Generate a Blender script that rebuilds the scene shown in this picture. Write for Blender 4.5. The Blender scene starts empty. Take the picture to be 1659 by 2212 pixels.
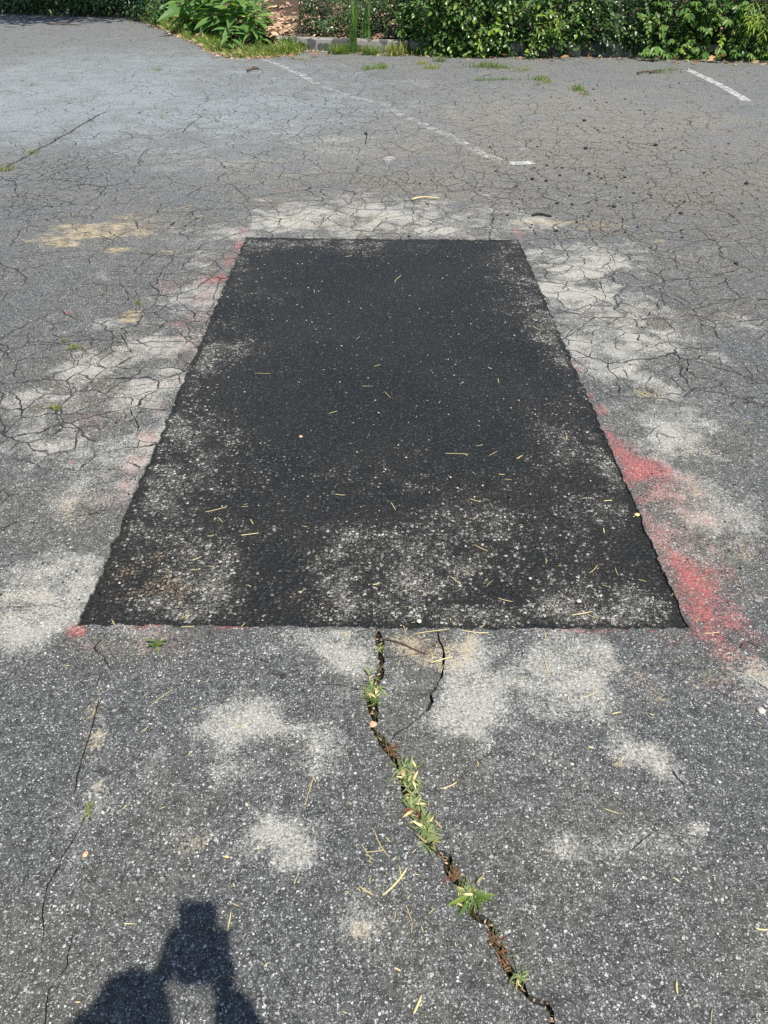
import bpy, bmesh, math, random
import numpy as np
from mathutils import Vector, Matrix, noise as mnoise
from mathutils.geometry import delaunay_2d_cdt
random.seed(7)
rng = np.random.default_rng(11)
D = bpy.data
SC = bpy.context.scene
COL = SC.collection
R = math.radians

# ------------------------------------------------------------ camera, sky, sun, exposure
CAM_H = 1.5
PITCH = R(37.3)
cam = D.cameras.new("camera")
cam.sensor_fit = 'VERTICAL'
cam.angle = R(67.3)
cam.clip_start = 0.02
cam.clip_end = 1000
camo = D.objects.new("camera", cam)
COL.objects.link(camo)
camo.location = (0, 0, CAM_H)
camo.rotation_euler = (math.pi / 2 - PITCH, 0, 0)
SC.camera = camo

SUN = Vector((0.355, -0.725, 1.5)).normalized()          # towards the sun
sun_el = math.asin(SUN.z)
sun_rot = math.atan2(SUN.x, SUN.y)
W = D.worlds.new("World")
SC.world = W
W.use_nodes = True
wn = W.node_tree.nodes
wn.clear()
sky = wn.new('ShaderNodeTexSky')
sky.sky_type = 'NISHITA'
sky.sun_disc = False
sky.sun_elevation = sun_el
sky.sun_rotation = sun_rot
bg = wn.new('ShaderNodeBackground')
bg.inputs['Strength'].default_value = 0.075
wo = wn.new('ShaderNodeOutputWorld')
W.node_tree.links.new(sky.outputs[0], bg.inputs[0])
W.node_tree.links.new(bg.outputs[0], wo.inputs[0])
sl = D.lights.new("sun", 'SUN')
sl.energy = 4.2
sl.angle = R(0.53)
sl.color = (1.0, 0.95, 0.86)
so = D.objects.new("sun", sl)
COL.objects.link(so)
so.rotation_euler = SUN.to_track_quat('Z', 'Y').to_euler()
SC.cycles.use_denoising = False
SC.view_settings.view_transform = 'Standard'
SC.view_settings.look = 'None'
SC.view_settings.exposure = 0.92
SC.view_settings.gamma = 1.0
SC.view_settings.use_curve_mapping = False

# ------------------------------------------------------------ small helpers
F = 1106 / math.tan(R(67.3) / 2)
FWD = Vector((0, math.cos(PITCH), -math.sin(PITCH)))
UPV = Vector((0, math.sin(PITCH), math.cos(PITCH)))


def G(px, py):
    """survey note -> ground point in metres (sightings taken from eye height)"""
    d = FWD + UPV * ((1106 - py) / F) + Vector((1, 0, 0)) * ((px - 829.5) / F)
    t = CAM_H / -d.z
    return d.x * t, d.y * t


def tag(o, label=None, cat=None, group=None, kind=None):
    for k, v in (('label', label), ('category', cat), ('group', group), ('kind', kind)):
        if v:
            o[k] = v
    return o


def link(name, me, mat=None, parent=None):
    o = D.objects.new(name, me)
    COL.objects.link(o)
    if mat is not None and me is not None and not me.materials:
        me.materials.append(mat)
    if parent is not None:
        o.parent = parent
    return o


def empty(name, loc):
    o = D.objects.new(name, None)
    COL.objects.link(o)
    o.location = loc
    o.empty_display_size = 0.05
    return o


def mesh_np(name, v, f, smooth=False):
    me = D.meshes.new(name)
    me.from_pydata([tuple(p) for p in np.asarray(v, dtype=float).tolist()], [], f)
    if smooth:
        me.polygons.foreach_set('use_smooth', [True] * len(me.polygons))
    me.update()
    return me


def fattr(me, name, arr):
    a = me.attributes.new(name, 'FLOAT', 'POINT')
    a.data.foreach_set('value', np.asarray(arr, dtype=np.float32))


def hash2(ix, iy, s):
    n = (ix.astype(np.int64) * 374761393 + iy.astype(np.int64) * 668265263 + s * 1442695041) & 0x7fffffff
    n = ((n ^ (n >> 13)) * 1274126177) & 0x7fffffff
    n = (n ^ (n >> 16)) & 0xffff
    return n / 65535.0


def vnoise(x, y, s=0):
    ix = np.floor(x).astype(np.int64)
    iy = np.floor(y).astype(np.int64)
    fx = x - ix
    fy = y - iy
    fx = fx * fx * (3 - 2 * fx)
    fy = fy * fy * (3 - 2 * fy)
    a = hash2(ix, iy, s)
    b = hash2(ix + 1, iy, s)
    c = hash2(ix, iy + 1, s)
    d = hash2(ix + 1, iy + 1, s)
    return (a * (1 - fx) + b * fx) * (1 - fy) + (c * (1 - fx) + d * fx) * fy


def fbm(x, y, s=0, oct=4):
    t = 0
    a = 0.5
    n = 0
    for k in range(oct):
        t = t + a * vnoise(x * 2 ** k + 17.3 * k, y * 2 ** k - 9.1 * k, s + k)
        n += a
        a *= 0.55
    return t / n


def sstep(a, b, x):
    t = np.clip((x - a) / (b - a), 0, 1)
    return t * t * (3 - 2 * t)


# ------------------------------------------------------------ node helper
class NT:
    def __init__(self, name):
        self.m = D.materials.new(name)
        self.m.use_nodes = True
        self.t = self.m.node_tree
        self.t.nodes.clear()
        self.out = self.n('OutputMaterial')

    def n(self, typ, _props=None, **kw):
        nd = self.t.nodes.new('ShaderNode' + typ)
        for k, v in (_props or {}).items():
            setattr(nd, k, v)
        for k, v in kw.items():
            self.set(nd, k, v)
        return nd

    def set(self, nd, key, v):
        key = key.replace('_', ' ')
        s = None
        if key.startswith('i') and key[1:].isdigit():
            s = nd.inputs[int(key[1:])]
        else:
            s = nd.inputs[key]
        if isinstance(v, bpy.types.NodeSocket):
            self.t.links.new(v, s)
        elif isinstance(v, bpy.types.Node):
            self.t.links.new(v.outputs[0], s)
        else:
            if s.type == 'RGBA' and len(v) == 3:
                v = (*v, 1)
            s.default_value = v

    def math(self, op, a, b=None, c=None, clamp=False):
        nd = self.n('Math', {'operation': op, 'use_clamp': clamp})
        for i, v in enumerate((a, b, c)):
            if v is not None:
                self.set(nd, f'i{i}', v)
        return nd.outputs[0]

    def ss(self, x, a, b, lo=0.0, hi=1.0):
        nd = self.n('MapRange', {'interpolation_type': 'SMOOTHSTEP'})
        for k, v in (('Value', x), ('From Min', a), ('From Max', b), ('To Min', lo), ('To Max', hi)):
            s = nd.inputs[k]
            if isinstance(v, (int, float)):
                s.default_value = v
            else:
                self.t.links.new(v, s)
        return nd.outputs[0]

    def mix(self, f, a, b, blend='MIX'):
        nd = self.n('Mix', {'data_type': 'RGBA', 'blend_type': blend})
        for i, v in ((0, f), (6, a), (7, b)):
            self.set(nd, f'i{i}', v)
        return nd.outputs[2]

    def attr(self, name):
        return self.n('Attribute', {'attribute_name': name}).outputs['Fac']

    def noise(self, vec, scale, detail=2, rough=0.5, dist=0.0):
        nd = self.n('TexNoise', Scale=scale, Detail=detail, Roughness=rough, Distortion=dist)
        if vec is not None:
            self.set(nd, 'Vector', vec)
        return nd

    def vor(self, vec, scale, feature='F1', dims='2D'):
        return self.n('TexVoronoi', {'voronoi_dimensions': dims, 'feature': feature}, Vector=vec, Scale=scale)

    def vadd(self, a, b):
        nd = self.n('VectorMath', {'operation': 'ADD'})
        self.set(nd, 'i0', a)
        self.set(nd, 'i1', b)
        return nd.outputs[0]

    def warp(self, pos, scale, amt, detail=2):
        ns = self.noise(pos, scale, detail)
        sb = self.n('VectorMath', {'operation': 'SUBTRACT'}, i0=ns.outputs['Color'], i1=(0.5, 0.5, 0.5))
        sc = self.n('VectorMath', {'operation': 'SCALE'}, i0=sb.outputs[0])
        sc.inputs['Scale'].default_value = amt
        return self.vadd(pos, sc.outputs[0])

    def rgb(self, col):
        nd = self.n('SeparateColor', i0=col)
        return nd.outputs[0], nd.outputs[1], nd.outputs[2]

    def bsdf(self, color, rough=0.8, spec=0.35, normal=None, **kw):
        b = self.n('BsdfPrincipled')
        self.set(b, 'Base Color', color)
        self.set(b, 'Roughness', rough)
        self.set(b, 'Specular IOR Level', spec)
        if normal is not None:
            self.set(b, 'Normal', normal)
        for k, v in kw.items():
            self.set(b, k, v)
        return b

    def finish(self, sh):
        self.t.links.new(sh.outputs[0], self.out.inputs[0])
        return self.m


# ------------------------------------------------------------ ground materials
def ground_material():
    N = NT('worn_asphalt')
    pos = N.n('NewGeometry').outputs['Position']
    dust, sand, red, crk, lum, drk = (N.attr(a) for a in ('dust', 'sand', 'red', 'crackle', 'pale', 'tar'))
    pw = N.warp(N.warp(pos, 60, 0.008), 260, 0.007, 1)
    pc = N.warp(N.warp(pos, 1.4, .45, 4), 13, .055, 6)
    gfar = N.noise(pos, 42, 3, .75).outputs[0]
    nbig = N.noise(pos, 1.3, 4, 0.6).outputs[0]
    nmid = N.noise(pos, 10, 9, 0.74).outputs[0]
    nfine = N.noise(pos, 330, 3, 0.7).outputs[0]
    spk = N.noise(pos, 110, 4, 0.8).outputs[0]
    brkn = N.ss(nfine, .33, .48)
    # dust lies between and on the stones, so it shows first as more and paler stones
    grain = N.math('MULTIPLY', N.math('SUBTRACT', spk, .5), 2.3)
    ndust = N.math('ADD', N.math('MULTIPLY', N.math('SUBTRACT', nmid, .5), 2.3), grain)
    cell = N.rgb(N.vor(pc, 5.6).outputs['Color'])[0]
    celd = N.math('MULTIPLY', N.math('MULTIPLY', N.math('SUBTRACT', cell, .45), N.ss(crk, .12, .4)), .5)
    dtot = N.math('ADD', dust, N.math('MULTIPLY', celd, N.ss(dust, .05, .4)))
    dsoft = N.ss(N.math('ADD', dtot, N.math('MULTIPLY', N.math('SUBTRACT', nmid, .5), 2.6)), .12, 1.15)
    # aggregate polished white in the binder, three sizes of stone
    flecks = []
    for sc_, keep, r0, r1 in ((82, .66, .08, .33), (150, .50, .10, .40), (290, .45, .16, .46)):
        v = N.vor(pw, sc_)
        cr, cg, cb = N.rgb(v.outputs['Color'])
        rad = N.math('ADD', N.math('MULTIPLY_ADD', cg, r1 - r0, r0), N.math('MULTIPLY', dsoft, .12))
        inside = N.ss(N.math('SUBTRACT', rad, v.outputs['Distance']), 0.0, 0.09)
        on = N.math('GREATER_THAN', N.math('ADD', N.math('ADD', cr, N.math('MULTIPLY', dsoft, .42)), N.math('MULTIPLY_ADD', nmid, .9, -.45)), keep)
        f = N.math('MULTIPLY', N.math('MULTIPLY', inside, on), brkn)
        flecks.append((f, N.math('POWER', cb, 1.5)))
    base = N.mix(N.ss(nfine, .34, .74), (0.0165, 0.0182, 0.0188), (0.082, 0.085, 0.0835))
    base = N.mix(N.ss(spk, .42, .70, 0, .55), base, (0.098, 0.104, 0.103))
    base = N.mix(N.ss(nbig, .42, .62), base, N.mix(1.0, base, (1.30, 1.20, 1.04), 'MULTIPLY'))
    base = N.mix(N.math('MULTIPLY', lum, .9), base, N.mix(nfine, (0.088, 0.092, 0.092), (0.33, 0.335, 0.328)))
    base = N.mix(1.0, base, N.mix(N.ss(gfar, .3, .7), (.52, .52, .52), (1.55, 1.55, 1.55)), 'MULTIPLY')
    base = N.mix(N.ss(N.attr('warm'), .02, .8), base, N.mix(1.0, base, (1.22, 1.08, .90), 'MULTIPLY'))
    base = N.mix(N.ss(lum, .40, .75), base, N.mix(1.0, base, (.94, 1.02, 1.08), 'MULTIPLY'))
    f0 = N.math('MULTIPLY', flecks[0][0], .85)
    f1 = N.math('MULTIPLY', flecks[1][0], .85)
    f2 = N.math('MULTIPLY', flecks[2][0], .75)
    c = N.mix(f2, base, N.mix(flecks[2][1], (0.14, 0.145, 0.15), (0.50, 0.51, 0.52)))
    c = N.mix(f1, c, N.mix(N.math('MAXIMUM', flecks[1][1], N.math('MULTIPLY', dsoft, .7)), (0.16, 0.165, 0.165), N.mix(dsoft, (0.66, 0.67, 0.66), (0.60, 0.585, 0.53))))
    c = N.mix(f0, c, N.mix(flecks[0][1], (0.15, 0.15, 0.145), (0.60, 0.60, 0.585)))
    # cement dust and sand sitting in the pores
    dm = N.ss(N.math('ADD', dtot, ndust), .34, 1.35)
    dcol = N.mix(N.ss(spk, .3, .7), (0.215, 0.205, 0.170), (0.46, 0.45, 0.40))
    allf = N.math('MAXIMUM', f0, f1)
    c = N.mix(N.math('MULTIPLY', dm, .74), c, N.mix(N.math('MULTIPLY', allf, .55), dcol, (0.58, 0.58, 0.56)))
    sm = N.ss(N.math('ADD', sand, ndust), .28, 1.05)
    c = N.mix(N.math('MULTIPLY', N.math('MULTIPLY', sm, .85), N.ss(sand, .02, .18)), c, N.mix(N.ss(nmid, .35, .65), (0.40, 0.285, 0.15), (0.50, 0.42, 0.27)))
    rm = N.ss(N.math('ADD', red, N.math('MULTIPLY', ndust, .9)), .16, 1.10)
    c = N.mix(N.math('MULTIPLY', N.math('MULTIPLY', rm, N.ss(red, .02, .2)), N.math('SUBTRACT', .86, N.math('MULTIPLY', allf, .5))), c, N.mix(N.ss(spk, .3, .7), (0.24, 0.050, 0.052), (0.50, 0.125, 0.12)))
    c = N.mix(N.math('MULTIPLY', N.ss(N.math('ADD', drk, ndust), .35, .8), .8), c, (0.022, 0.021, 0.021))
    # hairline cracking
    
    brk = N.noise(pos, 2.6, 3, .6).outputs[0]
    lines = None
    for sc_, w_, lo in ((3.1, .022, .05), (6.6, .034, .18), (12.0, .072, .55)):
        e = N.vor(pc, sc_, 'DISTANCE_TO_EDGE').outputs['Distance']
        g = N.ss(N.math('ADD', crk, N.math('MULTIPLY', N.math('SUBTRACT', brk, .5), 1.4)), lo, lo + .20)
        g = N.math('MULTIPLY', g, N.ss(crk, .03, .14))
        width = N.math('MULTIPLY', N.math('MULTIPLY_ADD', nmid, 3.6, -1.15), w_)
        ln = N.math('MULTIPLY', N.ss(e, width, N.math('MULTIPLY', width, .4)), g)
        lines = ln if lines is None else N.math('MAXIMUM', lines, ln)
    c = N.mix(N.math('MULTIPLY', lines, N.ss(N.noise(pos, 9, 3, .7).outputs[0], .28, .58, .50, .97)), c, (0.016, 0.015, 0.014))
    h = N.math('ADD', N.math('MULTIPLY', allf, .6), N.math('MULTIPLY', nfine, .9))
    h = N.math('SUBTRACT', N.math('ADD', h, N.math('MULTIPLY', spk, 1.2)), N.math('MULTIPLY', lines, 2.5))
    bp = N.n('Bump', Strength=0.8, Distance=0.004, Height=h)
    rough = N.ss(dm, 0, 1, .60, .9)
    return N.finish(N.bsdf(c, rough, .35, bp.outputs[0]))


def patch_material():
    N = NT('fresh_patch_asphalt')
    pos = N.n('NewGeometry').outputs['Position']
    dust, sand = N.attr('dust'), N.attr('sand')
    pw = N.warp(pos, 120, 0.008)
    nmid = N.noise(pos, 12, 6, 0.70).outputs[0]
    nbig = N.noise(pos, 2.0, 3, 0.6).outputs[0]
    nfine = N.noise(pos, 300, 3, 0.7).outputs[0]
    spk = N.noise(pos, 95, 4, 0.75).outputs[0]
    dom = None
    cover = None
    tone = None
    dd = N.math('ADD', dust, N.math('MULTIPLY_ADD', nmid, 1.5, -.75))
    for sc_, wgt, sh in ((76, 1.0, 0.0), (140, .7, .14), (240, .4, .24)):
        v = N.vor(pw, sc_)
        cr, cg, cb = N.rgb(v.outputs['Color'])
        dome = N.math('SUBTRACT', 1.0, N.ss(v.outputs['Distance'], .10, .58))
        edge = N.ss(v.outputs['Distance'], N.math('MULTIPLY_ADD', cg, .26, .22), N.math('MULTIPLY_ADD', cg, .22, .12))
        on = N.ss(N.math('MULTIPLY_ADD', cr, .85, N.math('ADD', dd, -.42 - sh)), .38, .80)
        cv = N.math('MULTIPLY', edge, on)
        cover = cv if cover is None else N.math('MAXIMUM', cover, cv)
        hh = N.math('MULTIPLY', N.math('MULTIPLY', dome, N.math('MULTIPLY_ADD', cg, .8, .2)), wgt)
        dom = hh if dom is None else N.math('ADD', dom, hh)
        if tone is None:
            tone, firstr, firstd = cb, cg, dome
        lastv = cr
    base = N.mix(N.ss(nbig, .3, .7), (0.0080, 0.0092, 0.0098), (0.0165, 0.0172, 0.0172))
    base = N.mix(N.ss(N.math('ADD', dust, N.math('SUBTRACT', nbig, .5)), .05, .5, 0, .8), base, (0.0240, 0.0205, 0.0170))
    lift = N.math('MULTIPLY', N.ss(dom, .55, 1.5), N.ss(lastv, .2, .9))
    base = N.mix(N.math('MULTIPLY', lift, .9), base, (0.074, 0.079, 0.080))
    base = N.mix(N.ss(nfine, .45, .75, 0, .7), base, (0.040, 0.043, 0.044))
    base = N.mix(N.math('MULTIPLY', N.math('MULTIPLY', N.math('POWER', firstr, 2.5), firstd), .8), base, (0.085, 0.086, 0.083))
    base = N.mix(N.ss(spk, .55, .32, 0, .75), base, (0.005, 0.0055, 0.006))
    st = N.mix(N.math('POWER', tone, 3.2), (0.042, 0.040, 0.036), (0.60, 0.585, 0.53))
    st = N.mix(N.ss(dd, .35, 1.0, 0, .6), st, N.mix(tone, (0.20, 0.19, 0.165), (0.58, 0.57, 0.52)))
    st = N.mix(N.ss(dust, .1, .6, .62, 0), st, (0.05, 0.05, 0.048))
    st = N.mix(N.ss(N.math('ADD', sand, N.math('SUBTRACT', nmid, .5)), .3, .8, 0, .75), st, (0.34, 0.245, 0.15))
    c = N.mix(N.math('MULTIPLY', cover, .92), base, st)
    veil = N.ss(N.math('ADD', dd, N.math('MULTIPLY_ADD', spk, 1.8, -.9)), .60, 1.9)
    c = N.mix(N.math('MULTIPLY', veil, .60), c, N.mix(sand, (0.30, 0.295, 0.26), (0.34, 0.26, 0.16)))
    h = N.math('ADD', dom, N.math('MULTIPLY', nfine, .7))
    bp = N.n('Bump', Strength=1.0, Distance=0.008, Height=h)
    return N.finish(N.bsdf(c, N.ss(cover, 0, 1, .55, .85), .32, bp.outputs[0]))


def simple(name, c1, c2, scale=40, rough=.85, spec=.3, bump=.3, dist=.004, detail=4):
    N = NT(name)
    pos = N.n('TexCoord').outputs['Object']
    ns = N.noise(pos, scale, detail, .62).outputs[0]
    c = N.mix(N.ss(ns, .3, .7), c1, c2)
    bp = N.n('Bump', Strength=bump, Distance=dist, Height=ns)
    return N.finish(N.bsdf(c, rough, spec, bp.outputs[0]))


def leaf_mat(name, dark, light, trans=.35, rough=.45, spec=.4, yellow=None):
    N = NT(name)
    r = N.attr('rnd')
    oi = N.n('ObjectInfo').outputs['Random']
    rr = N.math('FRACT', N.math('ADD', r, oi))
    tc = N.n('TexCoord').outputs['Object']
    ns = N.noise(tc, 60, 2, .5).outputs[0]
    c = N.mix(rr, dark, light)
    if yellow:
        c = N.mix(N.ss(rr, .86, .97), c, yellow)
    c = N.mix(N.ss(ns, .3, .8, 0, .35), c, N.mix(1.0, c, (1.5, 1.45, 1.2), 'MULTIPLY'))
    b = N.bsdf(c, rough, spec)
    t = N.n('BsdfTranslucent')
    N.set(t, 'Color', N.mix(1.0, c, (1.7, 1.9, .7), 'MULTIPLY'))
    ms = N.n('MixShader')
    ms.inputs[0].default_value = trans
    N.t.links.new(b.outputs[0], ms.inputs[1])
    N.t.links.new(t.outputs[0], ms.inputs[2])
    return N.finish(ms)


M = {}
M['asphalt'] = ground_material()
M['patch'] = patch_material()
M['soil'] = simple('crack_soil', (.008, .007, .006), (.028, .022, .017), 160, .95, .1, .8, .004)
M['mulch_soil'] = simple('mulch_soil', (.035, .025, .018), (.10, .07, .05), 30, .95, .1, .8, .02)
M['hedge_leaf'] = leaf_mat('hedge_leaf', (.040, .095, .022), (.105, .19, .045), .3, .33, .6, yellow=(.16, .23, .04))
M['dark_leaf'] = leaf_mat('dark_shrub_leaf', (.028, .068, .022), (.070, .135, .040), .28, .33, .6)
M['creeper_leaf'] = leaf_mat('creeper_leaf', (.050, .120, .024), (.125, .22, .045), yellow=(.16, .22, .035))
M['bright_leaf'] = leaf_mat('bright_vine_leaf', (.15, .26, .03), (.28, .36, .05), .4)
M['weed_leaf'] = leaf_mat('broad_weed_leaf', (.065, .145, .035), (.13, .23, .06), .35, .5)
M['grass'] = leaf_mat('grass_blade', (.045, .095, .018), (.17, .24, .045), .4, .6, .3, yellow=(.25, .24, .08))
M['dry_grass'] = leaf_mat('yellowing_grass', (.13, .17, .03), (.26, .25, .08), .35, .7, .2)
M['crack_weed'] = leaf_mat('crack_weed_leaf', (.11, .16, .065), (.25, .29, .14), .3, .6, .3, yellow=(.30, .24, .13))
M['red_weed'] = leaf_mat('reddened_weed_leaf', (.10, .045, .030), (.20, .10, .06), .25, .6, .3)
M['stem'] = simple('green_stem', (.06, .10, .03), (.10, .15, .05), 30, .7)
M['twig'] = simple('brown_twig', (.045, .030, .022), (.11, .08, .055), 60, .85)
M['straw'] = leaf_mat('dry_straw', (.42, .34, .16), (.62, .53, .30), .15, .6, .3)
M['dead_leaf'] = leaf_mat('dead_leaf', (.16, .075, .035), (.42, .27, .15), .15, .6, .3)
M['chip'] = leaf_mat('bark_chip', (.10, .06, .04), (.50, .35, .25), .05, .85, .15)
M['crumb'] = simple('tar_crumb', (.012, .012, .012), (.035, .033, .03), 90, .8)
M['stone'] = simple('pale_stone', (.30, .27, .23), (.48, .45, .40), 60, .8)
M['pink_chip'] = simple('pink_chip', (.45, .22, .15), (.60, .36, .25), 90, .8)
M['bark'] = simple('tree_bark', (.05, .04, .03), (.13, .10, .08), 25, .9, .2, .8, .02)


def kerb_mat():
    N = NT('weathered_kerb_concrete')
    pos = N.n('NewGeometry').outputs['Position']
    ns = N.noise(pos, 6, 5, .65).outputs[0]
    nf = N.noise(pos, 160, 3, .6).outputs[0]
    c = N.mix(N.ss(ns, .3, .7), (.12, .117, .110), (.21, .205, .195))
    c = N.mix(N.ss(nf, .3, .8, 0, .5), c, (.34, .33, .31))
    v = N.vor(N.warp(pos, 7, .12, 3), 7.5, dims='3D')
    blot = N.math('MULTIPLY', N.ss(v.outputs['Distance'], .62, .52), N.math('GREATER_THAN', N.rgb(v.outputs['Color'])[0], .42))
    c = N.mix(N.math('MULTIPLY', blot, .85), c, (.048, .049, .052))
    bp = N.n('Bump', Strength=.5, Distance=.006, Height=N.math('ADD', ns, N.math('MULTIPLY', nf, .3)))
    return N.finish(N.bsdf(c, .9, .2, bp.outputs[0]))


M['kerb'] = kerb_mat()


def paint_mat(name, cover, tint=(.50, .51, .49)):
    N = NT(name)
    pos = N.n('NewGeometry').outputs['Position']
    n1 = N.noise(pos, 9, 4, .7).outputs[0]
    n2 = N.noise(pos, 70, 5, .75).outputs[0]
    e = N.attr('edge')
    m = N.ss(N.math('ADD', N.math('ADD', N.math('MULTIPLY_ADD', n1, 1.1, -.55), N.math('MULTIPLY_ADD', n2, 1.6, -.8)), N.math('MULTIPLY_ADD', e, cover, -.05)), .12, .42)
    nf = N.noise(pos, 300, 2, .5).outputs[0]
    c = N.mix(nf, N.mix(1.0, tint, (.7, .7, .7), 'MULTIPLY'), tint)
    b = N.bsdf(c, .75, .3)
    t = N.n('BsdfTransparent')
    ms = N.n('MixShader')
    N.t.links.new(m, ms.inputs[0])
    N.t.links.new(t.outputs[0], ms.inputs[1])
    N.t.links.new(b.outputs[0], ms.inputs[2])
    return N.finish(ms)


# ------------------------------------------------------------ stains on the asphalt (survey list)
DUST = [  # px, py, rx, ry, strength
    (470, 1600, 90, 60, .75), (560, 1550, 70, 40, .80), (500, 1660, 60, 45, .35), (690, 1605, 52, 58, .70), (580, 1800, 75, 55, .75), (540, 1850, 60, 30, .45),
    (1435, 1662, 55, 46, 1.0), (1370, 1630, 45, 40, .55), (1225, 1830, 72, 36, .72), (1385, 1825, 65, 32, .48), (1265, 1500, 62, 62, .66),
    (1190, 1410, 85, 60, .52), (1010, 1450, 55, 80, .58), (985, 1520, 40, 40, .4), (690, 1395, 60, 40, .50), (590, 1390, 70, 50, .42), (760, 1400, 45, 60, .5), (1505, 1790, 26, 14, .8),
    (30, 1268, 150, 30, .58), (150, 1215, 100, 26, .45), (90, 1240, 120, 20, .35), (200, 1285, 90, 30, .42), (150, 1090, 80, 80, .48), (60, 1370, 90, 60, .62), (200, 795, 60, 32, .75), (270, 780, 70, 40, .5), (320, 740, 60, 22, .55),
    (360, 735, 70, 26, .55), (100, 965, 150, 40, .62), (60, 1005, 40, 18, .6), (120, 880, 120, 40, .42), (330, 860, 90, 60, .50), (360, 940, 60, 60, .42), (260, 960, 60, 36, .5),
    (300, 600, 120, 24, .42), (430, 560, 70, 26, .52), (420, 620, 60, 22, .42), (330, 650, 80, 22, .40), (470, 660, 40, 25, .4), (240, 700, 90, 35, .3),
    (700, 480, 170, 30, .80), (870, 470, 130, 34, .70), (1020, 475, 130, 30, .64), (620, 440, 90, 26, .42), (760, 440, 120, 24, .40), (950, 435, 110, 18, .38), (1150, 478, 60, 14, .5),
    (1270, 560, 120, 40, .66), (1360, 575, 60, 22, .5), (1230, 620, 80, 40, .66), (1300, 640, 110, 30, .52), (1270, 690, 90, 42, .66), (1380, 690, 80, 30, .46), (1340, 750, 120, 30, .62), (1440, 735, 60, 18, .4),
    (1300, 800, 80, 42, .62), (1420, 880, 120, 52, .64), (1400, 820, 60, 34, .5), (1540, 770, 50, 20, .62), (1500, 930, 90, 40, .58), (1460, 960, 80, 44, .55), (1540, 1060, 110, 60, .72), (1600, 1130, 90, 46, .62),
    (1640, 1000, 50, 26, .5), (1530, 1130, 60, 40, .45), (1580, 1210, 60, 40, .4), (1620, 1300, 60, 60, .45), (1640, 1465, 60, 46, .72), (1600, 1520, 70, 30, .4), (1590, 700, 60, 18, .4), (1560, 540, 60, 18, .26),
    (400, 360, 120, 26, .18), (800, 350, 160, 30, .16), (1240, 430, 160, 30, .18), (210, 1620, 50, 90, .34), (200, 1750, 60, 100, .22), (1330, 1430, 90, 50, .36), (840, 343, 12, 4, .9),
    (160, 2000, 60, 40, .3), (790, 1990, 55, 40, .30)]
SAND = [
    (800, 480, 300, 26, .34), (1300, 640, 160, 90, .24), (1480, 1000, 140, 80, .26), (330, 760, 150, 120, .20), (1560, 1450, 90, 60, .34), (60, 1270, 150, 50, .30),
    (210, 500, 120, 20, .85), (130, 512, 60, 16, .9), (300, 500, 36, 16, .8), (250, 540, 40, 8, .9), (270, 475, 50, 10, .6), (330, 470, 26, 8, .6), (150, 530, 32, 8, .8), (360, 545, 40, 10, .5),
    (440, 1815, 46, 48, .72), (400, 1900, 46, 40, .42), (470, 1790, 16, 16, .7), (1190, 480, 110, 7, .85), (1300, 490, 80, 7, .62), (1390, 505, 50, 7, .5), (1425, 520, 20, 6, .5),
    (940, 1400, 90, 36, .58), (880, 1385, 50, 20, .45), (1390, 850, 36, 14, .8), (1385, 875, 36, 20, .5), (280, 678, 24, 9, .85), (278, 690, 20, 6, .9), (640, 470, 40, 9, .55), (830, 470, 24, 12, .7),
    (200, 1530, 30, 40, .48), (205, 1610, 30, 50, .44), (210, 1690, 26, 40, .4), (790, 2015, 50, 40, .36), (300, 1430, 70, 30, .32), (1340, 1650, 22, 16, .62), (1640, 1450, 60, 40, .45), (1520, 1060, 50, 24, .3),
    (170, 1090, 60, 60, .40), (60, 1240, 120, 40, .28), (1600, 1190, 50, 30, .42), (700, 480, 160, 24, .30), (610, 410, 60, 14, .42), (1350, 1450, 50, 40, .30), (1420, 1500, 26, 40, .26), (240, 1400, 60, 30, .32)]
REDB = [
    (1480, 1150, 120, 110, .40), (1550, 1320, 120, 100, .46), (1440, 1060, 110, 50, .42), (420, 720, 60, 60, .28), (460, 640, 50, 40, .36), (500, 560, 26, 40, .42), (350, 880, 50, 60, .30), (250, 1060, 50, 60, .24),
    (1365, 1075, 50, 50, .55), (1395, 1120, 50, 45, .5), (1430, 1160, 60, 50, .5), (1350, 1040, 30, 40, .6), (1520, 1240, 110, 60, .5), (1550, 1330, 90, 60, .55), (1420, 1030, 80, 36, .45), (1340, 960, 40, 40, .5),
    (525, 498, 15, 12, .62), (510, 538, 12, 20, .75), (476, 600, 18, 12, .72), (452, 606, 16, 9, .6), (492, 575, 8, 14, .5), (400, 690, 40, 30, .3), (350, 830, 40, 40, .34), (290, 1000, 30, 60, .34), (440, 640, 34, 18, .42), (320, 940, 24, 30, .45), (165, 1362, 20, 16, .8), (312, 1352, 44, 3, .8), (490, 1354, 64, 3, .7),
    (1330, 1362, 150, 4, .6), (1120, 505, 9, 22, .5), (300, 980, 40, 60, .28), (370, 620, 60, 24, .30), (410, 740, 40, 40, .24), (260, 880, 120, 70, .22), (1250, 800, 12, 20, .55), (1240, 790, 10, 12, .5),
    (1275, 850, 14, 22, .55), (1300, 890, 14, 22, .55), (1480, 1075, 120, 60, .30), (1420, 1130, 40, 50, .34), (145, 675, 9, 4, .9), (240, 975, 9, 5, .9), (155, 1000, 9, 4, .8), (300, 1400, 180, 40, .20), (1600, 1400, 90, 70, .30),
    (1600, 1500, 80, 60, .25), (600, 415, 60, 14, .34), (1560, 1420, 40, 30, .35), (1380, 1460, 40, 50, .16)]
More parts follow.
